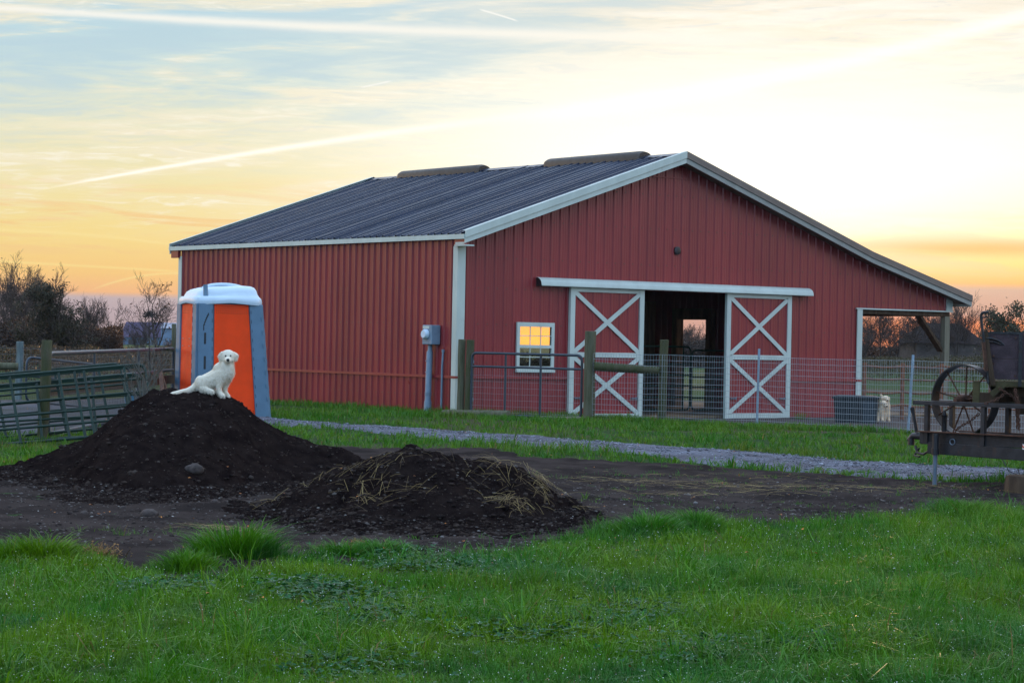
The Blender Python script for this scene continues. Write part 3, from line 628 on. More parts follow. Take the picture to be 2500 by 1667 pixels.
panel('stall_gate', py(1687,1000,1.32).xy.to_3d(), py(1800,1000,1.32).xy.to_3d(), 1.29, .02, (.2,.38,.55,.72,.87), (.7,), .022, 'green', 'green tube gate inside the barn doorway, right of the two, running behind the right door', 'gate')

# ------------------------------------------------------------------ portable toilet
tl = gpoint(484, 39.45, 0); ang = math.atan2(-math.sin(YAW), math.cos(YAW))   # along Rv
toilet = empty('portable_toilet', tl, 'orange and blue-grey portable toilet with pale domed roof beside the red barn', 'portable toilet', rz=ang+math.radians(23))
TB = {'A': (0,0), 'B': (1.28,0), 'C': (1.28,1.3), 'D': (-.02,1.3)}; TT = {'A': (.0,.0), 'B': (1.10,.04), 'C': (1.10,1.22), 'D': (-.02,1.22)}
HW = 1.98
def tp(k0, k1, f, z, out=0):
    g = z/HW; a = Vector(TB[k0]).lerp(Vector(TT[k0]), g); b = Vector(TB[k1]).lerp(Vector(TT[k1]), g); p = a.lerp(b, f)
    n2_ = Vector(((b-a).y, -(b-a).x)).normalized(); p = p+n2_*out; return (p.x, p.y, z)
tb = MB()
vs = [tp(a, b, 0, z) for z in (-.05, .5, 1, 1.5, HW) for a, b in (('A','B'),('B','C'),('C','D'),('D','A'))]
tb.add(vs, [(r*4+i, r*4+(i+1) % 4, (r+1)*4+(i+1) % 4, (r+1)*4+i) for r in range(4) for i in range(4)]+[(16,17,18,19)])
tb.build('cabin_wall', 'greyp', toilet)
for nm, (a, b, f0, f1, g0, g1) in {'panel': ('A','B',.225,.81,.245,.80), 'panel_': ('D','A',.20,.80,.20,.80)}.items():
    f = MB(); zs = np.linspace(.02, HW-.02, 9)
    for i, z in enumerate(zs):
        q = z/HW; fa = g0 if 1 else f0; lo, hi = f0+(g0-f0)*q, f1+(g1-f1)*q
        f.v += [tp(a, b, lo, z, .018), tp(a, b, hi, z, .018)]
    f.f += [(2*i, 2*i+1, 2*i+3, 2*i+2) for i in range(8)]
    f.build('orange_panel', 'orange', toilet)
def post(k0, k1, fa, fb, za, zb, out, m, name):
    f = MB(); o_ = out
    c = [tp(k0, k1, fa, za, 0), tp(k0, k1, fb, za, 0), tp(k0, k1, fb, zb, 0), tp(k0, k1, fa, zb, 0)]
    e = [tp(k0, k1, fa, za, o_), tp(k0, k1, fb, za, o_), tp(k0, k1, fb, zb, o_), tp(k0, k1, fa, zb, o_)]
    f.add(c+e, [(4,5,6,7),(0,1,5,4),(1,2,6,5),(2,3,7,6),(3,0,4,7)]); return f.build(name, m, toilet, bevel=.012)
post('A','B',-.005,.22,-.03,HW-.01,.045,'greyp','corner_post'); post('D','A',.80,1.0,-.03,HW-.01,.045,'greyp','corner_post')
post('A','B',.81,1.01,-.03,HW-.01,.045,'greyp','corner_post'); post('D','A',0,.195,-.03,HW-.01,.045,'greyp','corner_post')
post('B','C',0,.2,-.03,HW-.01,.05,'greyp','corner_post')
for za, zb in ((.84,1.07),(1.27,1.47),(.3,.6)): post('A','B',.075,.112,za,zb,.049,'dark','slot')
for i in range(7): q = i/7; post('A','B',.06+.085*q,.068+.085*(q+1/7),1.50+.28*q**.6,1.53+.28*(q+1/7)**.6,.049,'dark','arch_groove')
for z in np.arange(.25, 1.8, .23): post('B','C',.02,.05,z,z+.09,.062,'greyp','hinge'); post('A','B',.985,1.0,z+.05,z+.13,.062,'greyp','hinge')
for z in np.arange(.2, 1.9, .16): post('A','B',.198,.206,z,z+.07,.05,'dark','clip_slot'); post('D','A',.82,.83,z,z+.1,.05,'dark','clip_slot'); post('A','B',.825,.832,z,z+.06,.05,'dark','clip_slot')
for z in (1.23, 1.36):
    for f_ in (.3, .62):
        q = Vector(tp('D','A',f_,z,.02)); f = MB(); n3 = Vector((-1,0,0)); f.tube([q, q+n3*.008], .010, 8); f.build('rivet', 'trim', toilet)
rr_ = MB(); rings = []
def ring(z, ins, zoff=lambda x, y: 0, N=40):
    out = []
    for i in range(N):
        a_ = 2*math.pi*i/N; c_, s_ = math.cos(a_), math.sin(a_); pw = .32
        x = .545+(.615-ins)*math.copysign(abs(c_)**pw, c_); y = .61+(.66-ins)*math.copysign(abs(s_)**pw, s_)
        out.append((x, y, z+zoff(x, y)))
    return out
wav = lambda x, y: .035*math.sin(min(max(x, 0), 1.1)/1.1*math.pi)**2 if y < .1 else (.03*math.sin(min(max(y, 0), 1.1)/1.1*math.pi)**2 if x < .1 else 0)
tilt = lambda x, y: .055*(x-.62)-.10*max(0, .30-x)
for z, ins, fo in ((HW-.015, .03, wav), (HW-.03, 0, wav), (HW+.02, -.012, wav), (HW+.085, .0, lambda x, y: 0), (HW+.115, .03, lambda x, y: 0), (HW+.14, .06, tilt), (HW+.20, .075, tilt), (HW+.255, .11, tilt), (HW+.285, .17, tilt), (HW+.30, .28, tilt), (HW+.306, .45, tilt), (HW+.308, .55, tilt)):
    rings.append(ring(z, ins, fo))
N = 40; vs = [p for r in rings for p in r]; fs = [(r*N+i, r*N+(i+1) % N, (r+1)*N+(i+1) % N, (r+1)*N+i) for r in range(len(rings)-1) for i in range(N)]
fs += [tuple((len(rings)-1)*N+i for i in range(N))]
rr_.add(vs, fs); ro = rr_.build('roof', 'roofp', toilet, smooth=True)
vp = MB(); vp.tube([(.13,.035,HW+.06), (.13,.04,HW+.10), (.12,.045,HW+.31)], [.055,.042,.040], 16); vp.build('vent_pipe', 'greyp', toilet, smooth=True)

# ------------------------------------------------------------------ posts, gate and wire fence by the barn
def round_post(x, D, ytop, ybot_z, w, m, label, name='wooden_post', group=None, cat='post', lean=0.0):
    g = gpoint(x, D); zt_ = dep(x, ytop, D).z; r = w/2
    f = MB(); n = 7; pts = []; rad = []
    for i in range(n):
        q = i/(n-1); pts.append(Vector((random.uniform(-.006,.006), random.uniform(-.006,.006), ybot_z+(zt_-ybot_z)*q))+Rv*(lean*q)); rad.append(r*(1+random.uniform(-.03,.03)-.05*q))
    pts.append(pts[-1]+Vector((0,0,.006))); rad.append(r*.86)
    f.tube(pts, rad, 16); o = f.build(name, m, None, smooth=True); o.location = (g.x, g.y, 0); return tag(o, label, cat, group)
round_post(1128, 44.15, 829, -.3, .15, 'postwood', 'round wooden post right against the white barn corner trim, left of the touching pair')
round_post(1146, 44.05, 830, -.3, .165, 'postmoss', 'round wooden post carrying the gate hinge, right of the touching pair', lean=.02)
round_post(1441, 42.2, 809, -.3, .215, 'postwood', 'thick weathered wooden post at the latch end of the blue-grey gate', lean=.0)
round_post(1618, 42.3, 830, -.3, .165, 'postmoss', 'wooden post standing in front of the open barn doorway', lean=.03)
lg = MB(); a = dep(1450, 894, 42.1); b = dep(1608, 905, 42.2); mid = a.lerp(b, .5)
lg.tube([a-mid, (a-mid)*.5, (b-mid)*.5+Vector((0,0,.005)), b-mid], [.088,.085,.08,.076], 14)
o = lg.build('brace_rail', 'postmoss', None, smooth=True); o.location = mid; tag(o, 'mossy round log rail joining the two posts in front of the left barn door', 'fence rail')
gp_, gq_ = gpoint(1148, 44.0), gpoint(1422, 42.35)
gate = panel('metal_gate', gp_+(gq_-gp_)*.02, gq_, 1.16, .03, (.78,), (.315,.635), .026, 'gate', 'blue-grey tube gate with wire infill hung across the red wall below the glowing window', 'gate')
T = Matrix.Translation(-gate.location)
wm = MB(); d = gq_-gp_
for i in range(1, 46):
    s_ = .02+.97*i/46; p = gp_+d*s_; wm.tube([p+Vector((0,0,.05)), p+Vector((0,0,.92))], .0018, 3, False)
for j in range(7): z = .08+.115*j; wm.tube([gp_+d*.02+Vector((0,0,z)), gq_+Vector((0,0,z))], .0022, 3, False)
shift(wm, T).build('wire_infill', 'wire', gate)
hg_ = MB(); 
for z in (.3, 1.02): hg_.box((-.03,-.03,z-.03), (.03,.03,z+.03))
hg_.v = [(x+gp_.x+.03, y+gp_.y-.03, z) for x, y, z in hg_.v]; shift(hg_, T).build('hinge', 'galv', gate)
lg = MB(); a = gpoint(1085, 43.3, .03); b = gpoint(1245, 42.6, .055); mid = a.lerp(b, .5)
lg.tube([a-mid, b-mid], [.085,.095], 14); lg.tube([b-mid, b-mid+(b-a).normalized()*.004], [.08,.07], 14)
o = lg.build('fallen_log', 'postwood', None, smooth=True); o.location = mid; tag(o, 'round log lying in the grass below the blue-grey gate', 'log')
lg = MB(); a = gpoint(1320, 42.2, .02); b = gpoint(1425, 42.0, .03); mid = a.lerp(b, .5); lg.obox(a-mid, b-mid, .12, .09)
o = lg.build('timber_sill', 'lumber', None, bevel=.01); o.location = mid; tag(o, 'pale timber on the ground under the latch end of the gate', 'timber')
def t_post(x, D, ytop, label, lean, group='metal fence posts'):
    g = gpoint(x, D); zt_ = dep(x, ytop, D).z; f = MB(); top = Vector((0,0,zt_))+Rv*lean; bot = Vector((0,0,-.3))
    f.obox(bot, top, .042, .008, tuple(-Fv)); f.obox(bot-Fv*.02, top-Fv*.02, .008, .038, tuple(-Fv))
    o = f.build('fence_post', 'tpost', None); kn = MB()
    for i in range(22): q = i/22; p = bot.lerp(top, .2+.78*q)-Fv*.043; kn.box((p.x-.012,p.y-.012,p.z-.006), (p.x+.012,p.y+.012,p.z+.006))
    kn.build('studs', 'tpost', o); o.location = (g.x, g.y, 0); return tag(o, label, 'fence post', group)
t_post(1851, 41.2, 851, 'slim metal fence post in front of the right sliding door', .02)
t_post(2219, 38.3, 866, 'galvanised metal fence post between the puppies and the wagon wheel', .075)
t_post(2560, 36.6, 870, 'metal fence post beyond the wagon box at the right', .0)
FL = [gpoint(1450, 42.05), gpoint(1618, 42.15), gpoint(1851, 41.1), gpoint(2222, 38.2), gpoint(2560, 36.5), gpoint(2900, 35)]
def wire_fence(pts, h, label, hs, dv, dh_list, rad=.0025, zb=.0, zf=None, wm_='wire'):
    root = empty('wire_fence', pts[0], label, 'fence'); T = Matrix.Translation(-root.location)
    for a, b in zip(pts[:-1], pts[1:]):
        f = MB(); ln = (b-a).length; n_ = int(ln/dv); d = (b-a)
        for i in range(n_+1):
            p = a+d*(i/n_)+Vector((random.uniform(-.004,.004), 0, 0)); f.tube([p+Vector((0,0,zb)), p+Vector((random.uniform(-.01,.01),0,h))], rad, 3, False)
        for z in dh_list:
            nn = 6; f.tube([a+d*(i/nn)+Vector((0,0,z-.012*math.sin(math.pi*i/nn))) for i in range(nn+1)], rad*1.3, 3, False)
        shift(f, T).build('wire_mesh', wm_, root)
    return root
wire_fence(FL, 1.235, 'welded wire mesh fence running past the barn doors to the wagon', 0, .0508, [.0+.1029*i for i in range(13)])

# ------------------------------------------------------------------ dark bin and rusty pipe corral behind the lean-to
bp = gpoint(2092, 43.2, -.03); bn_ = empty('plastic_bin', bp, 'dark lidded plastic bin standing by the corner of the barn', 'bin', rz=ang-math.radians(12))
f = MB(); w_, d_, h_ = .82, .55, .50
f.add([(-w_/2+.03,0,0),(w_/2-.03,0,0),(w_/2-.03,d_,0),(-w_/2+.03,d_,0),(-w_/2,-.02,h_),(w_/2,-.02,h_),(w_/2,d_+.02,h_),(-w_/2,d_+.02,h_)], [(0,3,2,1),(0,1,5,4),(1,2,6,5),(2,3,7,6),(3,0,4,7)])
f.build('tub', 'crate', bn_, bevel=.015)
f = MB(); f.box((-w_/2-.03,-.05,h_), (w_/2+.03,d_+.05,h_+.045)); f.box((-w_/2+.04,-.0,h_+.045), (w_/2-.04,d_,h_+.065)); f.build('lid', 'crate', bn_, bevel=.012)
f = MB()
for i in range(9): x = -w_/2+.06+i*.088; f.box((x,-.035,.05), (x+.022,-.005,h_-.04))
f.build('ribs', 'crate', bn_)
f = MB(); f.box((.13,-.034,.03), (.35,-.02,h_-.03)); f.build('door_panel', mat('grey_plastic', (.020,.032,.044), .5), bn_, bevel=.008)
def rail_fence(pts, zs, postr, label):
    root = empty('pipe_fence', pts[0], label, 'fence'); T = Matrix.Translation(-root.location)
    for i, p in enumerate(pts):
        f = MB(); f.tube([p+Vector((0,0,-.2)), p+Vector((0,0,max(zs)+.06))], postr, 8); shift(f, T).build('post', 'rustpipe', root, smooth=True)
    for z in zs:
        f = MB(); P = []
        for a, b in zip(pts[:-1], pts[1:]): P += [a.lerp(b, q)+Vector((0,0,z-.03*math.sin(math.pi*q)+random.uniform(-.01,.01))) for q in (0,.25,.5,.75)]
        P.append(pts[-1]+Vector((0,0,z))); f.tube(P, .024, 6); shift(f, T).build('rail', 'rustpipe', root, smooth=True)
    return root
rail_fence([gpoint(2112, 46.6), gpoint(2205, 47), gpoint(2300, 47), gpoint(2420, 46.5), gpoint(2700, 46)], (.28,.55,.82,1.08), .04, 'rusty pipe rail fence behind the puppies and the wagon wheel')

# ------------------------------------------------------------------ left side: posts, gates and fence
round_post(107, 30.5, 831, -.3, .148, 'postmoss', 'mossy round wooden post standing behind the leaning green gate', lean=.045)
round_post(46, 47.8, 834, -.3, .16, 'postpale', 'pale grey wooden post farther back, leftmost of the posts', lean=.03)
round_post(424, 41.5, 791, -.3, .085, 'postwood', 'slim brown wooden post partly hidden by the portable toilet')
A_, B_, C_ = gpoint(46, 47.8), gpoint(112, 30.6), gpoint(424, 41.4)
A0 = gpoint(-500, 46.0)
def tubegate(name, p, q, z_p, z_q, hts, ups, m, rad, label, group=None):
    root = empty(name, (p+q)/2, label, 'gate', group); T = Matrix.Translation(-root.location); d = q-p
    def P(s_, h_): return p+d*s_+Vector((0,0,(z_p+(z_q-z_p)*s_)-h_))
    H = max(hts)
    f = MB(); f.tube(bent([P(.5,0), P(0,0), P(0,H), P(1,H), P(1,0), P(.5,0)], .15), rad, 10); shift(f, T).build('outer_frame', m, root, smooth=True)
    for h_ in hts[1:-1]: f = MB(); f.tube([P(0,h_), P(1,h_)], rad*.85, 8); shift(f, T).build('rail', m, root, smooth=True)
    for u in ups: f = MB(); f.tube([P(u,0), P(u,H)], rad*.8, 8); shift(f, T).build('upright', m, root, smooth=True)
    f = MB(); n_ = int(d.length/.055)
    for i in range(n_): f.tube([P(i/n_,.03), P(i/n_,H-.02)], .0016, 3, False)
    for j in range(10): f.tube([P(0,.08+j*(H-.1)/10), P(1,.08+j*(H-.1)/10)], .0018, 3, False)
    shift(f, T).build('wire_infill', 'gate', root); return root
tubegate('metal_gate', B_+(C_-B_)*.02, C_, 1.135, 1.17, (0,.38,1.08), (.3,.66), 'gate', .030, 'long blue-grey tube gate from the mossy post towards the portable toilet')
tubegate('metal_gate', gpoint(66, 40.5), gpoint(320, 42.5), .98, .78, (0,.33,.78), (.5,), 'gate', .022, 'sagging blue-grey tube gate behind the mossy post')
wire_fence([A0, A_, gpoint(240, 46.5), gpoint(470, 46)], 1.12, 'wire mesh fence stretching behind the gates at the left', 0, .055, [.04+.13*i for i in range(9)], wm_='gate')
f = MB(); a = gpoint(-300, 47.2, .72); b = gpoint(46, 47.6, .70); mid = a.lerp(b, .5); f.tube([a-mid, b-mid], .075, 12); o = f.build('fence_rail', 'postwood', None, smooth=True); o.location = mid
tag(o, 'round wooden rail running left from the pale grey post', 'fence rail')
f = MB(); a = dep(112, 955, 31.6); b = dep(424, 925, 41.2); mid = a.lerp(b, .5); f.obox(a-mid, b-mid, .06, .15); o = f.build('fence_rail', 'darkwood', None); o.location = mid
tag(o, 'dark brown board rail behind the green gates, running right to the slim post', 'fence rail')
# two leaning green livestock gates
def lean_gate(px_tl, px_tr, px_bl, px_br, D1, D2, nr, ups, rad, label, seed):
    r_ = random.Random(seed)
    TL, TR = dep(*px_tl, D1), dep(*px_tr, D2); BL, BR = dep(*px_bl, D1-.45), dep(*px_br, D2-.45)
    root = empty('livestock_gate', (BL+BR)/2, label, 'gate', 'green gates leaning by the dirt pile'); T = Matrix.Translation(-root.location)
    P = lambda s_, h_: TL.lerp(TR, s_).lerp(BL.lerp(BR, s_), h_)
    f = MB(); f.tube(bent([P(.5,0), P(0,0), P(0,1), P(1,1), P(1,0), P(.5,0)], .1), rad*1.25, 10); shift(f, T).build('outer_frame', 'green', root, smooth=True)
    for i in range(1, nr): h_ = i/nr*.96+.02; f = MB(); f.tube([P(0,h_), P(.5,h_+r_.uniform(-.01,.01)), P(1,h_)], rad, 8); shift(f, T).build('rail', 'green', root, smooth=True)
    for u in ups: f = MB(); a, b = P(u,0), P(u,1); f.obox(a, b, .035, .02, tuple(-Fv)); shift(f, T).build('brace', 'green', root)
    f = MB(); f.obox(P(0,.0)+Vector((0,0,-.02)), P(1,.0)+Vector((0,0,-.02)), .03, .045); shift(f, T).build('top_bar', 'green', root)
    return root
lean_gate((-560,967), (352,889), (-532,1131), (380,1053), 29.0, 30.2, 5, (.63,.763,.806,.832,.943), .017, 'green livestock gate leaning in front of the mossy post, nearer of the two', 1)
lean_gate((-520,985), (338,912), (-505,1098), (352,1060), 29.6, 31.0, 3, (.70,.86), .015, 'green livestock gate lying lowest between the other two', 3)
lean_gate((-500,958), (292,887), (-470,1112), (322,1038), 30.0, 31.6, 6, (.60,.79,.93), .014, 'thinner green livestock gate leaning behind the first one', 2)
f = MB(); a = dep(391, 905, 31.5); b = dep(399, 978, 31.0); c = dep(372, 915, 31.4); e_ = dep(412, 975, 31.2); mid = gpoint(392, 31.3)
f.obox(a-mid, b-mid, .05, .03, tuple(-Fv)); f.obox(a-mid, c-mid, .05, .03, tuple(-Fv)); f.obox(a-mid, e_-mid, .04, .03, tuple(-Fv))
o = f.build('rusty_bracket', 'rust', None); o.location = mid; tag(o, 'rusty red angle iron frame behind the bare sapling', 'metal frame')
MT['bluep'] = mat('blue_plastic', (.03,.22,.36), .4)
for xx, lb_ in ((322, 'blue plastic bucket, left of the two behind the green gates'), (348, 'blue plastic bucket, right of the two behind the green gates')):
    g = gpoint(xx, 44.5); b_ = empty('bucket', (g.x, g.y, 0), lb_, 'bucket', 'blue buckets behind the gates')
    f = MB(); f.tube([(0,0,0), (0,0,.30), (0,0,.32)], [.10,.13,.14], 14); f.build('pail', 'bluep', b_, smooth=True)
    f = MB(); f.tube([(.13*math.cos(q), 0, .30+.12*math.sin(q)) for q in np.linspace(0, math.pi, 9)], .005, 5); f.build('bail', 'wire', b_)

# ------------------------------------------------------------------ soil piles
def pile(name, sil, D0, slope_f, slope_b, label, seed, px0, px1, rough=.35):
    """a heap whose crest runs across the view at distance D0; sil gives the crest height along it"""
    sx = np.array([(x-1250)/FPX*D0 for x, y in sil]); sz = np.array([max(0, dep(x, y, D0).z) for x, y in sil])
    s = np.arange(sx[0], sx[-1], .035); d = np.arange(-4.2, 3.6, .035); S, Dp = np.meshgrid(s, d, indexing='ij')
    cw = .35*(fbm(S*.8, S*0+seed, 2, seed)-.5)
    Hc = np.interp(S+(fbm(S*2, Dp*2, 3, seed)-.5)*.25*np.clip(np.abs(Dp)*2, 0, 1), sx, sz); Dd = Dp-cw
    r_ = .22
    front = np.where(Dd < 0, (np.sqrt(Dd**2+r_**2)-r_)*slope_f, (np.sqrt(Dd**2+r_**2)-r_)*slope_b)
    H = Hc-front
    H = H+(fbm(S*1.6, Dp*1.6, 4, seed+3)-.5)*.13*sstep(np.abs(Dp), .05, .6)+(fbm(S*6, Dp*6, 5, seed+9)-.5)*.085+(vnoise(S*15, Dp*15, seed+5)-.5)*.030+(fbm(S*2.6+9, Dp*2.6, 2, seed+31)-.5)*.10*sstep(Dp, .3, -.3)
    H = np.where(H < .13, .13*np.exp((H-.13)/.20)-.014, H)   # soft foot
    H = H+np.clip(H/.05, 0, 1)*((fbm(S*4.1, Dp*4.1, 4, seed+40)-.5)*.10*rough+(vnoise(S*9, Dp*9, seed+50)-.5)*.03*rough)
    wx = CP.x+Fv.x*(D0+Dp)+Rv.x*S; wy = CP.y+Fv.y*(D0+Dp)+Rv.y*S
    # the lateral spread keeps its real width
    Z = ground_h(wx, wy)+H-.005
    keepv = H > .004
    ox, oy = CP.x+Fv.x*D0+Rv.x*(sx.mean()), CP.y+Fv.y*D0+Rv.y*(sx.mean())
    n, mm = S.shape; idx = np.arange(n*mm).reshape(n, mm); K = keepv[:-1,:-1] | keepv[1:,1:]
    F = np.stack([idx[:-1,:-1], idx[:-1,1:], idx[1:,1:], idx[1:,:-1]], -1)[K]; u, inv = np.unique(F, return_inverse=True)
    F = inv.reshape(-1, 4)[:, ::-1]
    V = np.stack([wx.ravel()-ox, wy.ravel()-oy, Z.ravel()], 1)[u]
    o = npmesh(name, V, F, 'soil'); o.location = (ox, oy, 0); o.data.polygons.foreach_set('use_smooth', [True]*len(F))
    tag(o, label, 'dirt pile')
    def hq(px, D):      # surface height under photo column px at distance D
        si = ((px-1250)/FPX*D-s[0])/.035; di = (D-D0-d[0])/.035
        si = np.clip(si, 0, n-2).astype(int) if hasattr(si, 'astype') else int(min(max(si, 0), n-2)); di = np.clip(di, 0, mm-2).astype(int) if hasattr(di, 'astype') else int(min(max(di, 0), mm-2))
        return Z[si, di]
    return o, hq, (S, Dp, Z, H, wx, wy)
SIL1 = [(-700,1180),(-400,1172),(-120,1160),(0,1143),(120,1108),(215,1077),(270,1032),(330,987),(390,961),(430,948),(470,947),(520,955),(560,966),(600,990),(650,1022),(700,1050),(760,1071),(850,1097),(920,1125),(1000,1160)]
pile1, hq1, D1 = pile('dirt_pile', SIL1, 22.5, .285, .5, 'tall dark pile of compost soil with the white puppy sitting on top', 3, 0, 0)
SIL2 = [(560,1262),(640,1245),(700,1215),(760,1182),(850,1142),(930,1117),(1000,1105),(1060,1106),(1130,1119),(1200,1133),(1280,1150),(1330,1180),(1370,1214),(1410,1240),(1480,1265)]
pile2, hq2, D2 = pile('dirt_pile', SIL2, 18.5, .36, .55, 'lower dark soil pile strewn with straw, in front of the taller one', 13, 0, 0, 1.3)
def dirt_h(x, y): return float(ground_h(x, y)+.018+.055*(fbm(x*3.1, y*3.1, 4, 77)-.5)+.0275*(fbm(x*11, y*11, 2, 37)-.5))
def hsurf(px, D):
    g_ = gpoint(px, D); z = float(ground_h(g_.x, g_.y))
    if 14.5 < D < 25 and inpoly(np.array([g_.x]), np.array([g_.y]), P_DIRT)[0]: z = dirt_h(g_.x, g_.y)-.01
    if -700 < px < 1000 and 18.4 < D < 26: z = max(z, float(hq1(px, D)))
    if 560 < px < 1480 and 14.4 < D < 22: z = max(z, float(hq2(px, D)))
    return z
def on_surf(px, py_):      # first hit of a photo ray with the piles or the ground
    v = ray(px, py_); D = 9.0
    while D < 60:
        p = CP+v*D
        if p.z <= hsurf(px, D): return p, D
        D += .04
    return CP+v*40, 40
# clods and pebbles lying on the soil: uncountable
def ico(sub=1):
    bm = bmesh.new(); bmesh.ops.create_icosphere(bm, subdivisions=sub, radius=1); V = np.array([v.co[:] for v in bm.verts]); F = np.array([[v.index for v in f.verts] for f in bm.faces]); bm.free(); return V, F
def scatter(name, pts, rad, m, seed, squash=.75, label=None, cat=None, kind='stuff', sub=1):
    V0, F0 = ico(sub); n = len(pts); r = np.random.default_rng(seed)
    jit = 1+r.uniform(-.28, .28, (n, len(V0), 1)); sc_ = np.stack([r.uniform(.7, 1.3, n), r.uniform(.7, 1.3, n), r.uniform(.5, 1, n)*squash], 1)[:, None, :]
    V = V0[None]*jit*sc_*np.asarray(rad)[:, None, None]+np.asarray(pts)[:, None, :]; F = F0[None]+(np.arange(n)*len(V0))[:, None, None]
    o = npmesh(name, V.reshape(-1, 3), F.reshape(-1, 3), m); tag(o, label, cat, kind=kind); return o
def pile_pts(Dt, n, seed, bias=0, lo=.01):
    S, Dp, Z, H, wx, wy = Dt; r = np.random.default_rng(seed); w = (H > lo).ravel()*(1+bias*(H < .12).ravel()*(H > lo).ravel()*(Dp < 0).ravel()); w = w/w.sum()
    i = r.choice(w.size, n, p=w); return np.stack([wx.ravel()[i]+r.uniform(-.02, .02, n), wy.ravel()[i]+r.uniform(-.02, .02, n), Z.ravel()[i]], 1)
r = np.random.default_rng(5)
P = np.concatenate([pile_pts(D1, 20000, 1, 3), pile_pts(D2, 14000, 2, 1)]); P[:, 2] -= .002; scatter('soil_clods', P, np.minimum(r.gamma(1.2, .0048, len(P))+.0025, .034), 'clod', 6, label='dark crumbs and clods of soil covering both piles', cat='soil clods')
P = np.concatenate([pile_pts(D1, 1500, 3, 4), pile_pts(D2, 800, 4, 1)]); P2 = []
while len(P2) < 2400:
    px_, d_ = r.uniform(-100, 2500), r.uniform(15.5, 23); g = gpoint(px_, d_)
    if inpoly(g.x, g.y, P_DIRT): P2.append((g.x, g.y, dirt_h(g.x, g.y)))
P = np.concatenate([P, np.array(P2)]); scatter('small_stones', P, np.minimum(r.gamma(1.4, .0028, len(P))+.002, .013), 'pebble', 8, sub=1, squash=.6, label='small pale pebbles scattered over the dirt', cat='pebbles')
P3 = []
while len(P3) < 20000:
    px_, d_ = r.uniform(-100, 2600), r.uniform(15.0, 24.5); g = gpoint(px_, d_)
    if inpoly(g.x, g.y, P_DIRT): P3.append((g.x, g.y, dirt_h(g.x, g.y)-.001))
scatter('dirt_clods', np.array(P3), np.minimum(r.gamma(1.1, .0042, len(P3))+.0025, .030), 'clod2', 9, label='loose clods on the trodden dirt', cat='soil clods')
P4 = []
while len(P4) < 9000:
    d_ = r.uniform(22, 42); px_ = r.uniform(300, 2700); g = gpoint(px_, d_)
    if inpoly(g.x, g.y, P_GRAV): P4.append((g.x, g.y, float(ground_h(g.x, g.y))+.034))
scatter('gravel_stones', np.array(P4), np.minimum(r.gamma(1.2, .0042, len(P4))+.003, .03), 'gravelstone', 10, label='loose limestone gravel along the driveway', cat='gravel')
# single stones one can point to
STONES = [(475,1152,24,'large reddish stone halfway down the tall soil pile'),(365,1262,26,'rounded brown stone at the foot of the tall pile, left'),(524,1228,11,'small upright stone at the front foot of the tall pile'),
    (640,1014,0,''),(497,1323,14,'dark round clod beside the big grass tuft'),(300,1243,10,'small stone between the tall pile foot and the brown stone'),(1076,1191,8,'small grey stone on the front of the lower pile'),
    (668,1063,0,''),(205,1256,11,'grey stone left of the brown stone at the pile foot'),(1502,1090,9,'dark stone on the far side of the gravel drive'),(1235,1243,11,'dark clod at the right foot of the lower pile'),(695,1252,8,'pale small stone on the left edge of the lower pile')]
for i, (x, y, rp, lb) in enumerate(STONES):
    if not rp: continue
    p, D = on_surf(x, y); rad = rp/FPX*D; bm = bmesh.new(); bmesh.ops.create_icosphere(bm, subdivisions=3, radius=1)
    for v in bm.verts:
        c = v.co; k_ = 1+.5*(float(fbm(c.x*1.3+i*5, c.y*1.3+c.z, 3, i))-.5)+.12*(float(vnoise(c.x*4, c.z*4+i, 5))-.5)
        v.co = Vector((c.x*k_, c.y*k_*.8, c.z*k_*.62))*rad
    me = bpy.data.meshes.new('stone'); bm.to_mesh(me); bm.free(); o = link('stone', me, 'rock' if 'stone' in lb else 'soil', smooth=False)
    for q in me.polygons: q.use_smooth = True
    o.location = p+Vector((0,0,rad*.25)); o.rotation_euler = (0, 0, i*1.3+ang); tag(o, lb, 'stone')
# straw
def strands(name, segs, m, label, cat, wd=.0011):
    V = []; F = []
    for a, b, c in segs:
        side_ = (b-a).cross(Vector((0,0,1)));
        side_ = side_.normalized()*wd if side_.length > 1e-6 else Vector((wd,0,0)); up_ = Vector((0,0,wd)); n0 = len(V)
        for p in (a, c, b): V += [p-side_, p+up_, p+side_]
        F += [(n0,n0+1,n0+4,n0+3),(n0+1,n0+2,n0+5,n0+4),(n0+3,n0+4,n0+7,n0+6),(n0+4,n0+5,n0+8,n0+7)]
    o = npmesh(name, np.array([tuple(v) for v in V]), np.array(F), m); return tag(o, label, cat, kind='stuff')
def straw_patch(px, py_, wx, wyd, n, ln, name_label, along=None, lift=.02, seed=0):
    rr = random.Random(seed); out = []
    p0, D0 = on_surf(px, py_)
    for i in range(int(n*.62)):
        a_ = rr.gauss(0, wx/2); b_ = rr.gauss(0, wyd/2); D = max(12, D0+b_); x = px+a_/D0*FPX*1.0
        th = rr.uniform(0, math.pi) if along is None else along+rr.gauss(0, .7); l_ = ln*rr.uniform(.4, 1.2)
        g = gpoint(x, D); dv_ = (Rv*math.cos(th)+Fv*math.sin(th))*l_/2
        e1 = g-dv_; e2 = g+dv_
        def hh(q): rel = q-CP; d_ = rel.dot(Fv); return hsurf(1250+rel.dot(Rv)/d_*FPX, d_)
        e1.z = hh(e1)+.018+rr.uniform(0, lift); e2.z = hh(e2)+.018+rr.uniform(0, lift); c = (e1+e2)/2+Vector((0,0,rr.uniform(0, .012))); c.z = max(c.z, hh(g)+.016)
        out.append((e1, e2, c))
    return out
S_ = []
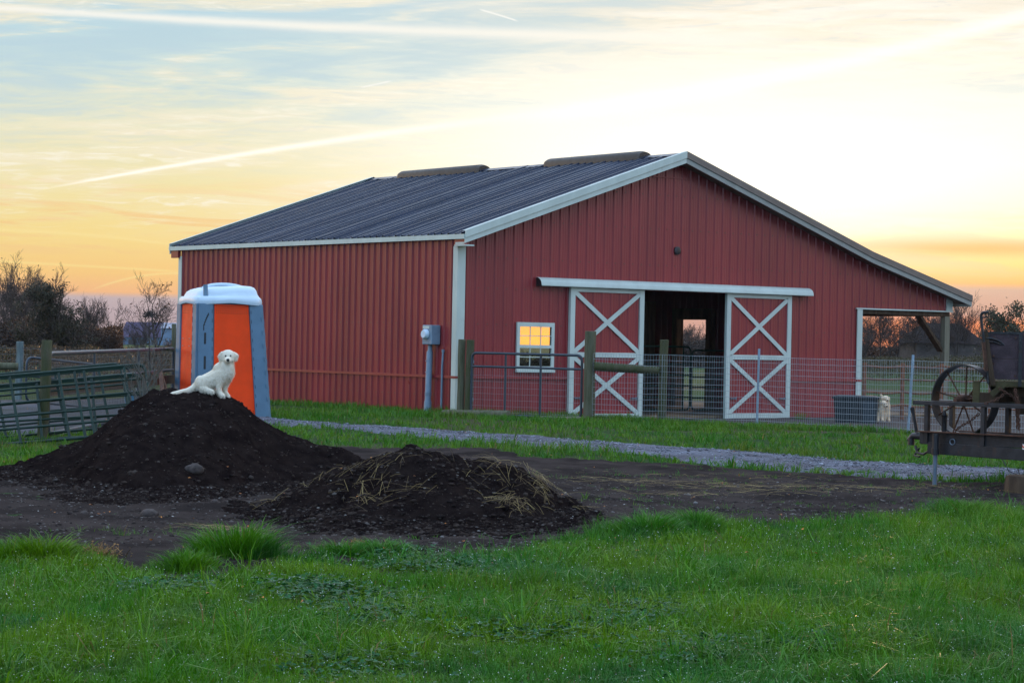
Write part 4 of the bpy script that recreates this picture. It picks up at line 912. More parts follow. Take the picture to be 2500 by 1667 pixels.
for i, (x, y, wx_, wy_, n_, ln_, al) in enumerate([(925,1150,.22,.5,50,.16,None),(1010,1110,.35,.25,22,.14,None),(880,1200,.25,.35,60,.18,None),(900,1225,.18,.2,45,.15,None),(1020,1205,.35,.15,26,.2,.2),(1220,1150,.35,.35,90,.16,None),
        (1330,1185,.12,.35,140,.15,None),(1250,1235,.22,.2,150,.14,None),(1180,1130,.4,.2,40,.16,0),(550,1300,.30,.14,110,.22,.3),(800,1170,.35,.2,26,.15,None),(690,1230,.3,.3,24,.14,None)]):
    S_ += straw_patch(x, y, wx_, wy_, int(n_*.85), ln_, '', al, .04, i)
strands('loose_straw', S_, 'straw', 'dry straw tangled over the lower soil pile', 'straw')
S_ = []
for i, (x, y, wx_, wy_, n_, ln_, al) in enumerate([(1750,1190,1.5,.7,260,.22,.0),(1900,1200,1.1,.5,100,.26,.0),(1650,1215,.8,.35,80,.22,.1),(1700,1165,1.3,.5,80,.18,.0),(2000,1195,.9,.5,80,.2,.0),(1550,1180,.8,.7,60,.16,None),(2250,1195,1.0,.4,130,.14,None),(1400,1230,.5,.3,26,.2,None)]):
    S_ += straw_patch(x, y, wx_, wy_, n_, ln_, '', al, .02, 40+i)
strands('scattered_straw', S_, 'straw', 'flat wisps of straw spread on the dirt between the pile and the trailer', 'straw')

# ------------------------------------------------------------------ dogs
def animal(name, parts, loc, label, cat, vox, fur_n, fur_len, scale=1.0, group=None, bare=None, mt='fur'):
    """parts: ('e', centre, radii, rotdeg) ellipsoids or ('c', [(p, r), ...]) tapered limbs, in (right, away, up)"""
    bm = bmesh.new()
    def T_(p): return Rv*p[0]+Fv*p[1]+Uv*p[2]
    for pt in parts:
        if pt[0] == 'e':
            c, rd = pt[1], pt[2]; rot = pt[3] if len(pt) > 3 else 0
            g = bmesh.ops.create_uvsphere(bm, u_segments=20, v_segments=14, radius=1)
            R_ = Matrix.Rotation(math.radians(rot), 3, 'Y')
            for v in g['verts']:
                q = R_ @ Vector((v.co.x*rd[0], v.co.y*rd[1], v.co.z*rd[2])); v.co = T_((c[0]+q.x, c[1]+q.y, c[2]+q.z))*scale
        else:
            ch = pt[1]
            for (p, ra), (q, rb) in zip(ch[:-1], ch[1:]):
                pv, qv = Vector(p), Vector(q); n_ = max(2, int((qv-pv).length/(min(ra, rb)*.35))+1)
                for i in range(n_+1):
                    f_ = i/n_; c = pv.lerp(qv, f_); rr = ra+(rb-ra)*f_; g = bmesh.ops.create_icosphere(bm, subdivisions=2, radius=rr*scale)
                    w_ = T_(c)*scale
                    for v in g['verts']: v.co += w_
    me = bpy.data.meshes.new(name); bm.to_mesh(me); bm.free(); o = bpy.data.objects.new(name, me); COL.objects.link(o)
    rm = o.modifiers.new('r', 'REMESH'); rm.mode = 'VOXEL'; rm.voxel_size = vox*scale; s_ = o.modifiers.new('s', 'SMOOTH'); s_.iterations = 4; s_.factor = .6
    dg = bpy.context.evaluated_depsgraph_get(); me2 = bpy.data.meshes.new_from_object(o.evaluated_get(dg)); o.modifiers.clear(); o.data = me2; me2.name = name
    me2.materials.clear(); me2.materials.append(MT[mt])
    for q in me2.polygons: q.use_smooth = True
    o.location = loc; tag(o, label, cat, group)
    rr = random.Random(4); V = []; F = []; pl = list(me2.polygons)
    for i in range(fur_n):
        q = rr.choice(pl); c = q.center; nn = q.normal
        if bare and nn.dot(-Fv) > .25 and (c-bare[0]).length < bare[1]: continue
        dn = (nn*rr.uniform(.25,.7)+Vector((rr.uniform(-.3,.3),rr.uniform(-.3,.3),-.75))).normalized()
        l_ = fur_len*scale*rr.uniform(.5, 1.2); sd_ = nn.cross(dn).normalized()*l_*.07; n0 = len(V); base_ = c-nn*.003
        V += [base_-sd_, base_+sd_, c+dn*l_*.55+sd_*.8+nn*l_*.1, c+dn*l_+nn*l_*.05, c+dn*l_*.55-sd_*.8+nn*l_*.1]; F += [(n0,n0+1,n0+2),(n0,n0+2,n0+4),(n0+4,n0+2,n0+3)]
    npmesh('fur', np.array([tuple(v) for v in V]), np.array(F), 'furt' if mt == 'fur' else 'creamt', o)
    def face(p, rad, nm, m='black', sq=(1,1,1)):
        bm = bmesh.new(); bmesh.ops.create_uvsphere(bm, u_segments=12, v_segments=8, radius=1)
        for v in bm.verts: v.co = (Rv*v.co.x*sq[0]+Fv*v.co.y*sq[1]+Uv*v.co.z*sq[2])*rad*scale+T_(p)*scale
        me = bpy.data.meshes.new(nm); bm.to_mesh(me); bm.free(); return link(nm, me, m, o, True)
    return o, face
K = .000459*22.5/22.5
def zp(x, y, w): return ((x-1000)*K*1.02, w, (1180-y)*K*1.02)
dogp = [('e', zp(1350,445,-.03), (.070,.062,.066)), ('e', zp(1350,395,-.02), (.055,.05,.035)), ('e', zp(1362,520,-.085), (.034,.05,.030)), ('e', zp(1375,535,-.115), (.024,.028,.022)),
    ('e', zp(1290,510,-.05), (.028,.03,.03)), ('e', zp(1425,510,-.05), (.026,.03,.03)),
    ('c', [(zp(1230,385,-.03),.022), (zp(1200,440,-.035),.027), (zp(1205,500,-.04),.020)]), ('c', [(zp(1460,385,-.01),.02), (zp(1510,430,-.01),.026), (zp(1500,500,-.015),.019)]),
    ('c', [(zp(1340,540,0),.060), (zp(1310,640,.0),.078), (zp(1320,760,.0),.082)]), ('e', zp(1370,690,-.01), (.050,.065,.080)), ('c', [(zp(1250,640,.01),.055), (zp(1180,720,.01),.07)]),
    ('c', [(zp(1300,780,.005),.085), (zp(1180,850,.01),.092), (zp(1040,930,.015),.088), (zp(880,1000,.02),.082), (zp(810,1040,.02),.075)]),
    ('e', zp(1240,820,-.03), (.062,.055,.085), 10), ('e', zp(1340,830,.035), (.045,.05,.08)),
    ('e', zp(820,1010,-.035), (.066,.055,.078), -25), ('e', zp(820,1010,.075), (.062,.05,.075), -25), ('e', zp(780,1090,.01), (.052,.075,.04)),
    ('c', [(zp(1210,860,-.045),.045), (zp(1185,980,-.05),.034), (zp(1180,1100,-.052),.027), (zp(1195,1190,-.055),.026), (zp(1250,1245,-.075),.025), (zp(1285,1258,-.085),.020)]),
    ('c', [(zp(1330,880,.045),.042), (zp(1300,1000,.045),.032), (zp(1270,1110,.045),.026), (zp(1290,1200,.04),.025), (zp(1345,1262,.02),.023), (zp(1365,1278,.015),.018)]),
    ('c', [(zp(840,1110,-.06),.035), (zp(960,1150,-.07),.027), (zp(1060,1180,-.08),.022)]), ('c', [(zp(900,1110,.09),.03), (zp(1010,1160,.09),.024), (zp(1110,1195,.08),.02)]),
    ('c', [(zp(700,1050,.0),.036), (zp(640,1110,-.03),.030), (zp(540,1165,-.08),.026), (zp(420,1195,-.17),.023), (zp(300,1225,-.24),.020), (zp(215,1258,-.28),.012)])]
Dd = 22.38
dloc = dep(400+1000/8.71, 820+1180/8.71, Dd)
dog, face = animal('dog', dogp, dloc, 'fluffy white puppy sitting on top of the tall soil pile, looking at the camera', 'dog', .006, 15000, .019, bare=(Rv*zp(1370,500,0)[0]-Fv*.09+Uv*zp(1370,500,0)[2], .085))
face(zp(1378,518,-.140), .0165, 'nose', sq=(1,.8,.95)); face(zp(1318,437,-.084), .0105, 'eye'); face(zp(1412,432,-.078), .0105, 'eye')
face(zp(1372,566,-.126), .011, 'mouth', sq=(1.4,.5,.35))
print('dog foot z', (dloc+Rv*.13).z+zp(0,1280,0)[2], 'pile', hsurf(555, Dd), hsurf(500, Dd))
K2 = 1/7.84*43.3/FPX
def z7(x, y, w): return ((x-1230)*K2, w, (995-y)*K2)
pA = [('e', z7(1225,665,-.02), (.062,.06,.058)), ('e', z7(1262,700,-.06), (.030,.04,.028)), ('e', z7(1275,712,-.075), (.018,.022,.018)), ('e', z7(1165,660,0), (.025,.02,.045)),
      ('c', [(z7(1200,720,0),.06), (z7(1175,800,.02),.075), (z7(1165,860,.05),.075)]), ('c', [(z7(1160,830,.06),.07), (z7(1150,850,.25),.075), (z7(1150,860,.38),.065)]),
      ('c', [(z7(1130,850,.0),.035), (z7(1122,960,.0),.027), (z7(1120,985,-.03),.026)]), ('c', [(z7(1200,850,.0),.035), (z7(1202,950,.0),.027), (z7(1210,985,-.03),.026)]),
      ('c', [(z7(1140,880,.38),.04), (z7(1140,985,.38),.024)]), ('c', [(z7(1190,880,.38),.04), (z7(1190,985,.38),.024)])]
pa, fa = animal('dog', pA, dep(2000+1230/7.84, 900+995/7.84, 43.3), 'cream puppy with a black nose beside the dark bin, front one of the pair', 'dog', .007, 5000, .020, mt='cream')
fa(z7(1277,712,-.098), .016, 'nose'); fa(z7(1236,672,-.078), .010, 'eye'); fa(z7(1275,668,-.07), .009, 'eye')
pB = [('e', z7(1260,560,.0), (.066,.06,.052)), ('e', z7(1285,590,-.04), (.032,.04,.028)), ('e', z7(1190,565,0), (.02,.02,.04)), ('e', z7(1330,565,0), (.018,.02,.04)),
      ('c', [(z7(1280,620,.02),.06), (z7(1285,720,.03),.078), (z7(1285,830,.05),.080)]), ('c', [(z7(1285,830,.06),.08), (z7(1280,880,.2),.085)]),
      ('c', [(z7(1260,860,.0),.035), (z7(1255,985,-.01),.026)]), ('c', [(z7(1320,860,.0),.035), (z7(1325,960,.0),.027), (z7(1335,985,-.03),.025)]), ('c', [(z7(1210,520,.1),.015), (z7(1190,500,.1),.02)])]
pb, fb = animal('dog', pB, dep(2000+1230/7.84, 900+995/7.84, 43.75), 'cream puppy sitting just behind the other, its head showing above the front one', 'dog', .007, 5000, .020, mt='cream')
fb(z7(1290,596,-.08), .014, 'nose'); fb(z7(1275,575,-.06), .010, 'eye')

# ------------------------------------------------------------------ trailer and antique wagon at the right
TA = math.radians(43); e1 = Rv*math.cos(TA)-Fv*math.sin(TA); e2 = Rv*math.sin(TA)+Fv*math.cos(TA)
TO = gpoint(2270, 24.2, 0)
def tw(s, w, z): return TO+e1*s+e2*w+Uv*z
trailer = empty('trailer', TO, 'dark steel flatbed trailer on a jack stand, carrying the old wagon at the right edge', 'trailer'); TT_ = Matrix.Translation(-TO)
def tpart(mb, name, m, **kw): shift(mb, TT_); return mb.build(name, m, trailer, **kw)
f = MB()
f.obox(tw(-.06,0,.50), tw(3.6,0,.50), .05, .12); f.obox(tw(-.06,.46,.50), tw(3.6,.46,.50), .05, .12); f.obox(tw(-.06,-.03,.5), tw(-.06,.49,.5), .05, .12)
f.obox(tw(.02,-.01,.395), tw(3.6,-.01,.33), .06, .12); f.obox(tw(0,.24,.47), tw(-.22,.24,.47), .10, .10)
tpart(f, 'tongue_frame', 'iron', bevel=.004)
f = MB(); f.obox(tw(-.08,-.055,.565), tw(3.6,-.055,.565), .10, .012); f.obox(tw(-.08,.50,.565), tw(3.6,.50,.565), .06, .012); tpart(f, 'deck_edge', 'rust')
for s_ in (0, .68, 1.5, 2.4):
    for w_ in (-.02, .46):
        f = MB(); f.obox(tw(s_,w_,.44), tw(s_,w_,.845), .045, .055, tuple(e2)); tpart(f, 'stake', 'iron', bevel=.003)
for w_ in (-.03, .47): f = MB(); f.obox(tw(-.16,w_,.865), tw(3.6,w_,.865), .055, .045); tpart(f, 'side_rail', 'iron', bevel=.004)
f = MB(); js = .17; f.tube([tw(js,-.12,.36), tw(js,-.12,.55)], .032, 14); f.tube([tw(js,-.12,.33), tw(js,-.12,.40)], .04, 14); tpart(f, 'jack_housing', 'iron', smooth=True)
f = MB(); f.tube([tw(js,-.12,.0), tw(js,-.12,.35)], .024, 14); f.tube([tw(js,-.12,-.01), tw(js,-.12,.006)], .03, 12); tpart(f, 'jack_leg', 'galv', smooth=True)
f = MB(); f.tube([tw(.12,.12,.55), tw(.12,.12,.72), tw(.12,.12,.74)], [.028,.028,.04], 12); f.tube([tw(.12,.12,.73), tw(.12,.12,.79)], [.034,.01], 10); tpart(f, 'jack_crank', 'iron', smooth=True)
f = MB(); f.tube([tw(-.40,.24,.45), tw(-.34,.24,.50), tw(-.24,.24,.50), tw(-.12,.24,.47)], [.022,.036,.042,.03], 12); f.tube([tw(-.36,.24,.47), tw(-.36,.24,.40)], [.034,.036], 12); cpl = tpart(f, 'coupler', 'iron', smooth=True)
f = MB(); f.tube([tw(-.28,.22,.54), tw(-.31,.20,.72), tw(-.33,.20,.80)], [.02,.018,.028], 8); tpart(f, 'latch_lever', 'iron', smooth=True)
f = MB(); f.tube([tw(-.22,.1,.40), tw(-.18,.08,.33), tw(-.08,.05,.32), tw(.0,.02,.36)], .014, 8); f.tube([tw(-.2,.15,.38), tw(-.24,.12,.30), tw(-.15,.08,.29)], .012, 8); tpart(f, 'safety_hook', 'iron', smooth=True)
f = MB(); c = tw(.33,-.05,.47); f.tube([c+(e1*math.cos(q)+Uv*math.sin(q))*.03 for q in np.linspace(0, 2*math.pi, 14)], .006, 6, False); c = tw(.62,-.05,.47); tpart(f, 'tie_ring', 'galv', smooth=True)
def flatsign(s0, s1, z0, z1, w, m, name):
    f = MB(); f.add([tw(s0,w,z0), tw(s1,w,z0), tw(s1,w,z1), tw(s0,w,z1), tw(s0,w+.004,z0), tw(s1,w+.004,z0), tw(s1,w+.004,z1), tw(s0,w+.004,z1)], [(0,1,2,3),(7,6,5,4),(3,2,6,7),(0,3,7,4),(1,5,6,2)]); return tpart(f, name, m)
m = bpy.data.materials.new('striped_reflector'); m.use_nodes = True; k = NT(m.node_tree); bs = k.n['Principled BSDF']; wv = k.new('ShaderNodeTexCoord').outputs['Object']; sp = k.new('ShaderNodeSeparateXYZ'); k.l.new(wv, sp.inputs[0])
q = k.m('FRACT', k.m('MULTIPLY', k.m('ADD', k.m('ADD', k.m('MULTIPLY', sp.outputs[0], e1.x*1.0), k.m('MULTIPLY', sp.outputs[1], e1.y)), sp.outputs[2]), 22))
k.l.new(k.mix(k.m('GREATER_THAN', q, .5), (.85,.82,.8), (.75,.09,.03)), bs.inputs['Base Color']); bs.inputs['Roughness'].default_value = .3
flatsign(1.16, 1.24, .43, .485, -.056, m, 'reflector')
f = MB(); f.tube([tw(.9,-.03,.33), tw(1.0,-.04,.20), tw(1.15,-.04,.16), tw(1.3,-.03,.2), tw(1.42,-.03,.30)], .005, 6); f.tube([tw(1.1,-.03,.22), tw(1.15,-.05,.12), tw(1.28,-.05,.06)], .005, 6); tpart(f, 'dangling_cable', 'iron', smooth=True)
f = MB(); f.obox(tw(1.42,-.12,.36), tw(3.5,-.12,.36), .30, .05); f.obox(tw(1.42,-.12,.36), tw(1.36,-.12,.12), .30, .03, tuple(e2)); tpart(f, 'mudguard', 'iron', bevel=.01)
# rear running gear out of frame so that the trailer stands on something
f = MB()
for w_ in (-.30, .76): f.tube([tw(2.3,w_-.09,.30), tw(2.3,w_+.09,.30)], .30, 24)
tpart(f, 'wheel', 'iron', smooth=True)
WD = 23.75; WO = gpoint(2410, WD, 0)
wagon = empty('wagon', WO, 'antique wooden wagon with purple-grey box, iron wheel and brake lever, riding on the trailer', 'wagon')
TWm = Matrix.Translation(-WO)
def wpart(mb, name, m, par=None, **kw): shift(mb, TWm); return mb.build(name, m, par or wagon, **kw)
WA = math.radians(13.5); wr_ = Rv*math.cos(WA)-Fv*math.sin(WA); wf_ = Rv*math.sin(WA)+Fv*math.cos(WA)
def ww(px, z, w=0): return gpoint(2410, WD, z)+wr_*((px-2410)/FPX*WD/math.cos(WA)*.97)+wf_*w
ZB, ZTp = dep(2410,930,WD).z, dep(2410,812,WD).z; zj = dep(2430,876,WD).z
XL, XRr = 2412, 3150
for i, (za, zb) in enumerate(((ZB+.02, zj-.004), (zj+.002, ZTp-.012))):
    f = MB(); f.obox(ww(XL,(za+zb)/2), ww(XRr,(za+zb)/2), .025, zb-za); wpart(f, 'side_board', 'wagon', bevel=.004)
    f = MB(); f.obox(ww(XL,(za+zb)/2,1.0), ww(XRr,(za+zb)/2,1.0), .025, zb-za); wpart(f, 'side_board', 'wagon', bevel=.004)
f = MB(); f.obox(ww(XL+3,(ZB+ZTp)/2,0), ww(XL+3,(ZB+ZTp)/2,1.0), .025, ZTp-ZB-.02); wpart(f, 'end_board', 'wagon')
f = MB(); f.obox(ww(XL,ZTp,0), ww(XRr,ZTp,0), .04, .02); f.obox(ww(XL-1,(ZB+ZTp)/2-.01,-.03), ww(XL+4,(ZB+ZTp)/2-.01,-.03), .04, ZTp-ZB+.03); wpart(f, 'iron_strap', 'iron')
f = MB(); f.obox(ww(XL-8,ZTp+.02,-.045), ww(XL+14,ZB-.04,-.045), .05, .035, tuple(Fv)); wpart(f, 'box_stake', 'darkwood')
f = MB(); f.obox(ww(XL+5,ZB-.028,.0), ww(XRr,ZB-.028,.0), .05, .055); f.obox(ww(XL+5,ZB-.028,1.0), ww(XRr,ZB-.028,1.0), .05, .055); f.obox(ww(XL+5,ZB-.01,.5), ww(XRr,ZB-.01,.5), .98, .02)
f.obox(ww(XL+10,ZB-.14,-.02), ww(XL+46,ZB-.01,-.02), .03, .06); wpart(f, 'sill', 'wagonyellow')
f = MB(); f.obox(ww(2377,.99,.10), ww(2394,.99,.10), .10, .24); wpart(f, 'bolster_end', 'wagonyellow', bevel=.006)
f = MB(); f.obox(ww(2392,.93,.12), ww(2440,.93,.12), .12, .12); f.obox(ww(2425,1.0,.25), ww(XRr,.99,.25), .12, .09); f.obox(ww(2425,.92,.45), ww(XRr,.90,.45), .10, .06); f.obox(ww(2480,.92,.5), ww(2560,.92,.5), .5, .30); f.obox(ww(2440,1.02,.6), ww(3000,1.02,.6), .3, .05); wpart(f, 'bolster', 'darkwood')
f = MB(); f.obox(ww(2900,.72,.3), ww(2990,.72,.3), .6, .30); f.obox(ww(2540,.66,.3), ww(2600,.66,.3), .5, .18); wpart(f, 'support_block', 'darkwood')
f = MB()
for px_, z_ in ((2426,ZTp-.05),(2426,zj+.03),(2426,zj-.05),(2426,ZB+.06),(2478,ZTp-.05),(2478,ZB+.06),(2540,ZTp-.05),(2540,ZB+.06)):
    p = ww(px_, z_, -.012); f.tube([p, p-wf_*.012], .011, 8)
wpart(f, 'bolts', 'rust')['kind'] = 'stuff'
f = MB(); f.obox(ww(2490,ZTp-.01,-.02), ww(2490,ZB-.05,-.02), .035, .03, tuple(wf_)); wpart(f, 'box_cleat', 'iron')
lev = dep(2395,765,WD-.1); f = MB()
f.tube(bent([dep(2402,838,WD-.07), dep(2398,800,WD-.07), dep(2394,763,WD-.07), dep(2415,762,WD-.12)], .05), .016, 8)
f.tube([dep(2396,776,WD-.08), dep(2414,773,WD-.1)], .008, 6); wpart(f, 'brake_lever', 'iron', smooth=True)
f = MB(); f.obox(dep(2401,835,WD-.07), dep(2408,905,WD-.06), .03, .05, tuple(Fv)); wpart(f, 'lever_arm', 'rust')
f = MB(); f.tube([dep(x, y, WD-.05) for x, y in ((2408,826),(2420,826),(2434,830),(2444,836),(2452,843))], [.011,.013,.012,.013,.009], 8); f.tube([dep(x, y, WD-.05) for x, y in ((2410,834),(2424,834),(2436,838),(2446,842))], .008, 8); wpart(f, 'curved_bracket', 'iron', smooth=True)
# the steered front wheel stands between the trailer rails
wc = tw(.33, .18, .905); hubd = -e2; wheel_e = []
R_, wdt = .372, .068
f = MB(); N = 48; prof = [(R_-.012,-wdt),(R_,-wdt),(R_,wdt),(R_-.012,wdt)]; vs = []
for i in range(N):
    a = 2*math.pi*i/N
    for rr, w_ in prof: vs.append(wc+(e1*math.cos(a)+Uv*math.sin(a))*rr+e2*w_)
fs = [(i*4+j, i*4+(j+1) % 4, ((i+1) % N)*4+(j+1) % 4, ((i+1) % N)*4+j) for i in range(N) for j in range(4)]
f.add(vs, fs); whl = wpart(f, 'wheel_rim', 'iron', smooth=True)
f = MB(); f.tube([wc+e2*.12, wc-e2*.0, wc-e2*.02, wc-e2*.10, wc-e2*.115, wc-e2*.15], [.045,.05,.06,.045,.052,.04], 16); wpart(f, 'hub', 'rust', whl, smooth=True)
f = MB(); f.tube([wc-e2*.15, wc-e2*.19], [.03,.026], 12); wpart(f, 'hub_cap', 'rust', whl, smooth=True)
for i in range(9):
    a = math.radians(88)+2*math.pi*i/9; dv_ = e1*math.cos(a)+Uv*math.sin(a); sg = .03 if i % 2 else -.03
    f = MB(); f.tube([wc+dv_*.045-e2*(.02+sg), wc+dv_*(R_-.01)], .0085, 7); wpart(f, 'spoke', 'rust', whl, smooth=True)
f = MB(); f.tube([wc+e2*.1, wc+e2*.95], .03, 10); f.obox(wc+e2*.15+Uv*.02, wc+e2*.9+Uv*.02, .09, .10); wpart(f, 'axle', 'darkwood')
f = MB(); f.tube([wc+e2*.82, wc+e2*.95], .34, 24); 
def chain(pts, pitch, rad, name, m, par, T):
    f = MB(); P = [Vector(p) for p in pts]; L_ = [0]
    for a, b in zip(P[:-1], P[1:]): L_.append(L_[-1]+(b-a).length)
    n_ = int(L_[-1]/pitch); 
    for i in range(n_):
        def at(q):
            for j in range(len(P)-1):
                if q <= L_[j+1]+1e-9: return P[j].lerp(P[j+1], (q-L_[j])/(L_[j+1]-L_[j]))
            return P[-1]
        c = at((i+.5)*pitch); d = (at((i+1)*pitch)-at(i*pitch)).normalized(); sdv_ = d.cross(Uv if i % 2 else Fv)
        sdv_ = sdv_.normalized() if sdv_.length > .05 else Rv
        f.tube([c+d*math.cos(q)*pitch*.72+sdv_*math.sin(q)*pitch*.36 for q in np.linspace(0, 2*math.pi, 11)], rad, 5, False)
    shift(f, T); return f.build(name, m, par, smooth=True)
chain([dep(2478,950,WD-.2), dep(2485,975,WD-.2), dep(2486,1010,WD-.2), dep(2488,1050,WD-.2)], .030, .0065, 'chain', 'rust', wagon, TWm)
chain([dep(2478,952,WD-.15), dep(2482,985,WD-.17), dep(2483,1020,WD-.17), dep(2484,1048,WD-.17)], .030, .0065, 'chain', 'rust', wagon, TWm)
chain([dep(2390,1010,WD+.1), dep(2365,1030,WD+.1), dep(2345,1040,WD+.1), dep(2328,1055,WD+.15)], .030, .0055, 'chain', 'rust', wagon, TWm)
chain([dep(2405,985,WD-.1), dep(2428,978,WD-.1), dep(2445,968,WD-.1), dep(2452,960,WD-.1)], .030, .0055, 'chain', 'rust', wagon, TWm)
chain([dep(2440,948,WD-.1), dep(2455,958,WD-.1), dep(2470,966,WD-.1), dep(2484,985,WD-.1)], .030, .0055, 'chain', 'rust', wagon, TWm)
# moulded arch on the toilet roof
f = MB(); f.tube([(.55+.40*math.cos(q), .40-.0*q, HW+.215+.115*math.sin(q)) for q in np.linspace(.15, math.pi-.15, 14)], .03, 8); f.build('roof_rib', 'roofp', toilet, smooth=True)
# stump near the jack
g = gpoint(2505, 23.0); f = MB(); f.tube([(0,0,-.1), (0,0,.10), (.01,0,.165), (.01,0,.19)], [.20,.19,.18,.15], 18)
o = f.build('wood_stump', 'darkwood', None, smooth=True); o.location = g; tag(o, 'low weathered wood stump in the grass below the trailer at the right edge', 'stump')

# ------------------------------------------------------------------ trees
def tree_mesh(seed, H, r0, spread, levels, kids, twig, upb=.25, multi=1, tw_r=.012, leafn=0, leafs=.1, wob=.18):
    """bare branching tree; returns trunk and crown arrays (verts, quads) and leaf quads"""
    rg = random.Random(seed); TV, TF, CV, CF = [], [], [], []; tips = []
    def seg(V, F, pts, rads, n):
        b = len(V); u = None
        for i, p in enumerate(pts):
            d = (pts[min(i+1, len(pts)-1)]-pts[max(i-1, 0)]).normalized()
            if u is None: u = d.cross(Vector((.3,.9,.1))).normalized()
            u = (u-d*u.dot(d)).normalized(); w = d.cross(u)
            for j in range(n): a = 6.2832*j/n; V.append(p+(u*math.cos(a)+w*math.sin(a))*rads[i])
        for i in range(len(pts)-1):
            for j in range(n): F.append((b+i*n+j, b+i*n+(j+1) % n, b+(i+1)*n+(j+1) % n, b+(i+1)*n+j))
    def grow(p, d, ln, r, lv):
        k_ = 5 if lv <= 1 else 3; pts = [p]; rads = [r]; q = p; dd = d
        r1 = max(tw_r*.6, r*(.45 if lv else .35))
        for i in range(k_):
            dd = (dd+Vector((rg.gauss(0,wob), rg.gauss(0,wob), rg.gauss(0,wob*.6)+upb*.12))).normalized(); q = q+dd*(ln/k_); pts.append(q); rads.append(max(tw_r*.6, r+(r1-r)*(i+1)/k_))
        seg(TV if lv == 0 else CV, TF if lv == 0 else CF, pts, rads, 6 if lv == 0 else (4 if lv == 1 else 3))
        if lv >= levels: tips.append(pts[-1]); tips.append(pts[-2]); return
        nk = kids[min(lv, len(kids)-1)]
        for i in range(nk):
            f_ = (.28 if lv == 0 else .18)+(1-(.28 if lv == 0 else .18))*(i+rg.random())/nk; j = min(k_-1, int(f_*k_)); pp = pts[j].lerp(pts[j+1], f_*k_-j)
            ax = (pts[j+1]-pts[j]).normalized(); a = rg.uniform(0, 6.28); sdv_ = ax.cross(Vector((math.cos(a), math.sin(a), .2))).normalized()
            ang_ = math.radians(rg.uniform(*spread)); nd_ = (ax*math.cos(ang_)+sdv_*math.sin(ang_)); nd_.z += upb*.5; nd_.normalize()
            grow(pp, nd_, ln*rg.uniform(.46, .78)*(1.05-.35*f_)*(.9 if lv == 0 else 1), max(tw_r, rads[j]*.55), lv+1)
    for q in range(multi):
        d = Vector((rg.gauss(0,.25), rg.gauss(0,.25), 1)).normalized() if multi > 1 else Vector((rg.gauss(0,.05), rg.gauss(0,.05), 1)).normalized()
        grow(Vector((rg.uniform(-.2,.2) if multi > 1 else 0, rg.uniform(-.2,.2) if multi > 1 else 0, -.2)), d, H*(.62 if multi == 1 else rg.uniform(.45,.62)), r0, 0)
    LV, LF = [], []
    for i in range(leafn):
        t_ = rg.choice(tips); c = t_+Vector((rg.gauss(0,leafs*2.2), rg.gauss(0,leafs*2.2), rg.gauss(0,leafs*2)))
        a = Vector((rg.gauss(0,1), rg.gauss(0,1), rg.gauss(0,1))).normalized(); b_ = a.orthogonal().normalized(); s_ = leafs*rg.uniform(.5, 1.2); n0 = len(LV)
        LV += [c-a*s_-b_*s_*.6, c+a*s_-b_*s_*.5, c+a*s_*.8+b_*s_*.6, c-a*s_+b_*s_*.6]; LF.append((n0, n0+1, n0+2, n0+3))
    arr = lambda V: np.array([tuple(v) for v in V]) if V else None
    return (arr(TV), np.array(TF)), (arr(CV), np.array(CF)), (arr(LV), np.array(LF) if LF else None)
class TreeKind:
    def __init__(s, name, args, bark='bark', leaf='brush'):
        s.name = name; T_, C_, L_ = tree_mesh(**args); s.m = []
        for nm, (V, F), mt in (('trunk', T_, bark), ('crown', C_, bark), ('leaves', L_, leaf)):
            if V is None: continue
            o = npmesh(nm, V, F, mt); me = o.data; bpy.data.objects.remove(o); s.m.append((nm, me))
    def put(s, p, sc, rz, label, group=None):
        root = bpy.data.objects.new(s.name, None); COL.objects.link(root); root.location = p; root.rotation_euler = (0, 0, rz); root.scale = (sc,)*3; tag(root, label, 'tree', group)
        for nm, me in s.m: o = bpy.data.objects.new(nm, me); COL.objects.link(o); o.parent = root
        return root
TK = [TreeKind('bare_tree', dict(seed=1, H=7, r0=.11, spread=(28,55), levels=4, kids=(9,6,5,3), twig=0, upb=.35, tw_r=.0095, wob=.13, leafn=60, leafs=.07)),
      TreeKind('bare_tree', dict(seed=2, H=7, r0=.09, spread=(25,50), levels=4, kids=(7,6,5,3), twig=0, upb=.45, multi=2, tw_r=.0095, wob=.13, leafn=40, leafs=.07)),
      TreeKind('bare_tree', dict(seed=3, H=7, r0=.07, spread=(20,42), levels=3, kids=(8,7,6), twig=0, upb=.6, multi=4, tw_r=.010, wob=.11, leafn=60, leafs=.07)),
      TreeKind('bare_tree', dict(seed=4, H=7, r0=.10, spread=(32,62), levels=4, kids=(8,6,5,4), twig=0, upb=.3, tw_r=.013, leafn=700, leafs=.05))]
TE = TreeKind('leafy_tree', dict(seed=8, H=6, r0=.13, spread=(45,80), levels=3, kids=(13,7,5), twig=0, upb=.12, tw_r=.015, leafn=17000, leafs=.050), 'bark', 'evergreen')
TO_ = TreeKind('leafy_tree', dict(seed=9, H=6, r0=.12, spread=(35,65), levels=3, kids=(10,7,6), twig=0, upb=.25, tw_r=.014, leafn=5200, leafs=.075), 'bark', 'olive')
TS = TreeKind('thicket_tree', dict(seed=12, H=4.5, r0=.05, spread=(25,55), levels=3, kids=(9,7,6), twig=0, upb=.4, multi=5, tw_r=.012, leafn=1500, leafs=.06), 'bark', 'brush')
TS2 = TreeKind('thicket_tree', dict(seed=14, H=4.2, r0=.05, spread=(25,60), levels=3, kids=(9,7,6), twig=0, upb=.3, multi=5, tw_r=.012, leafn=2600, leafs=.065), 'bark', 'brush')
def hz(x): return 833.5+.02*(x-1250)
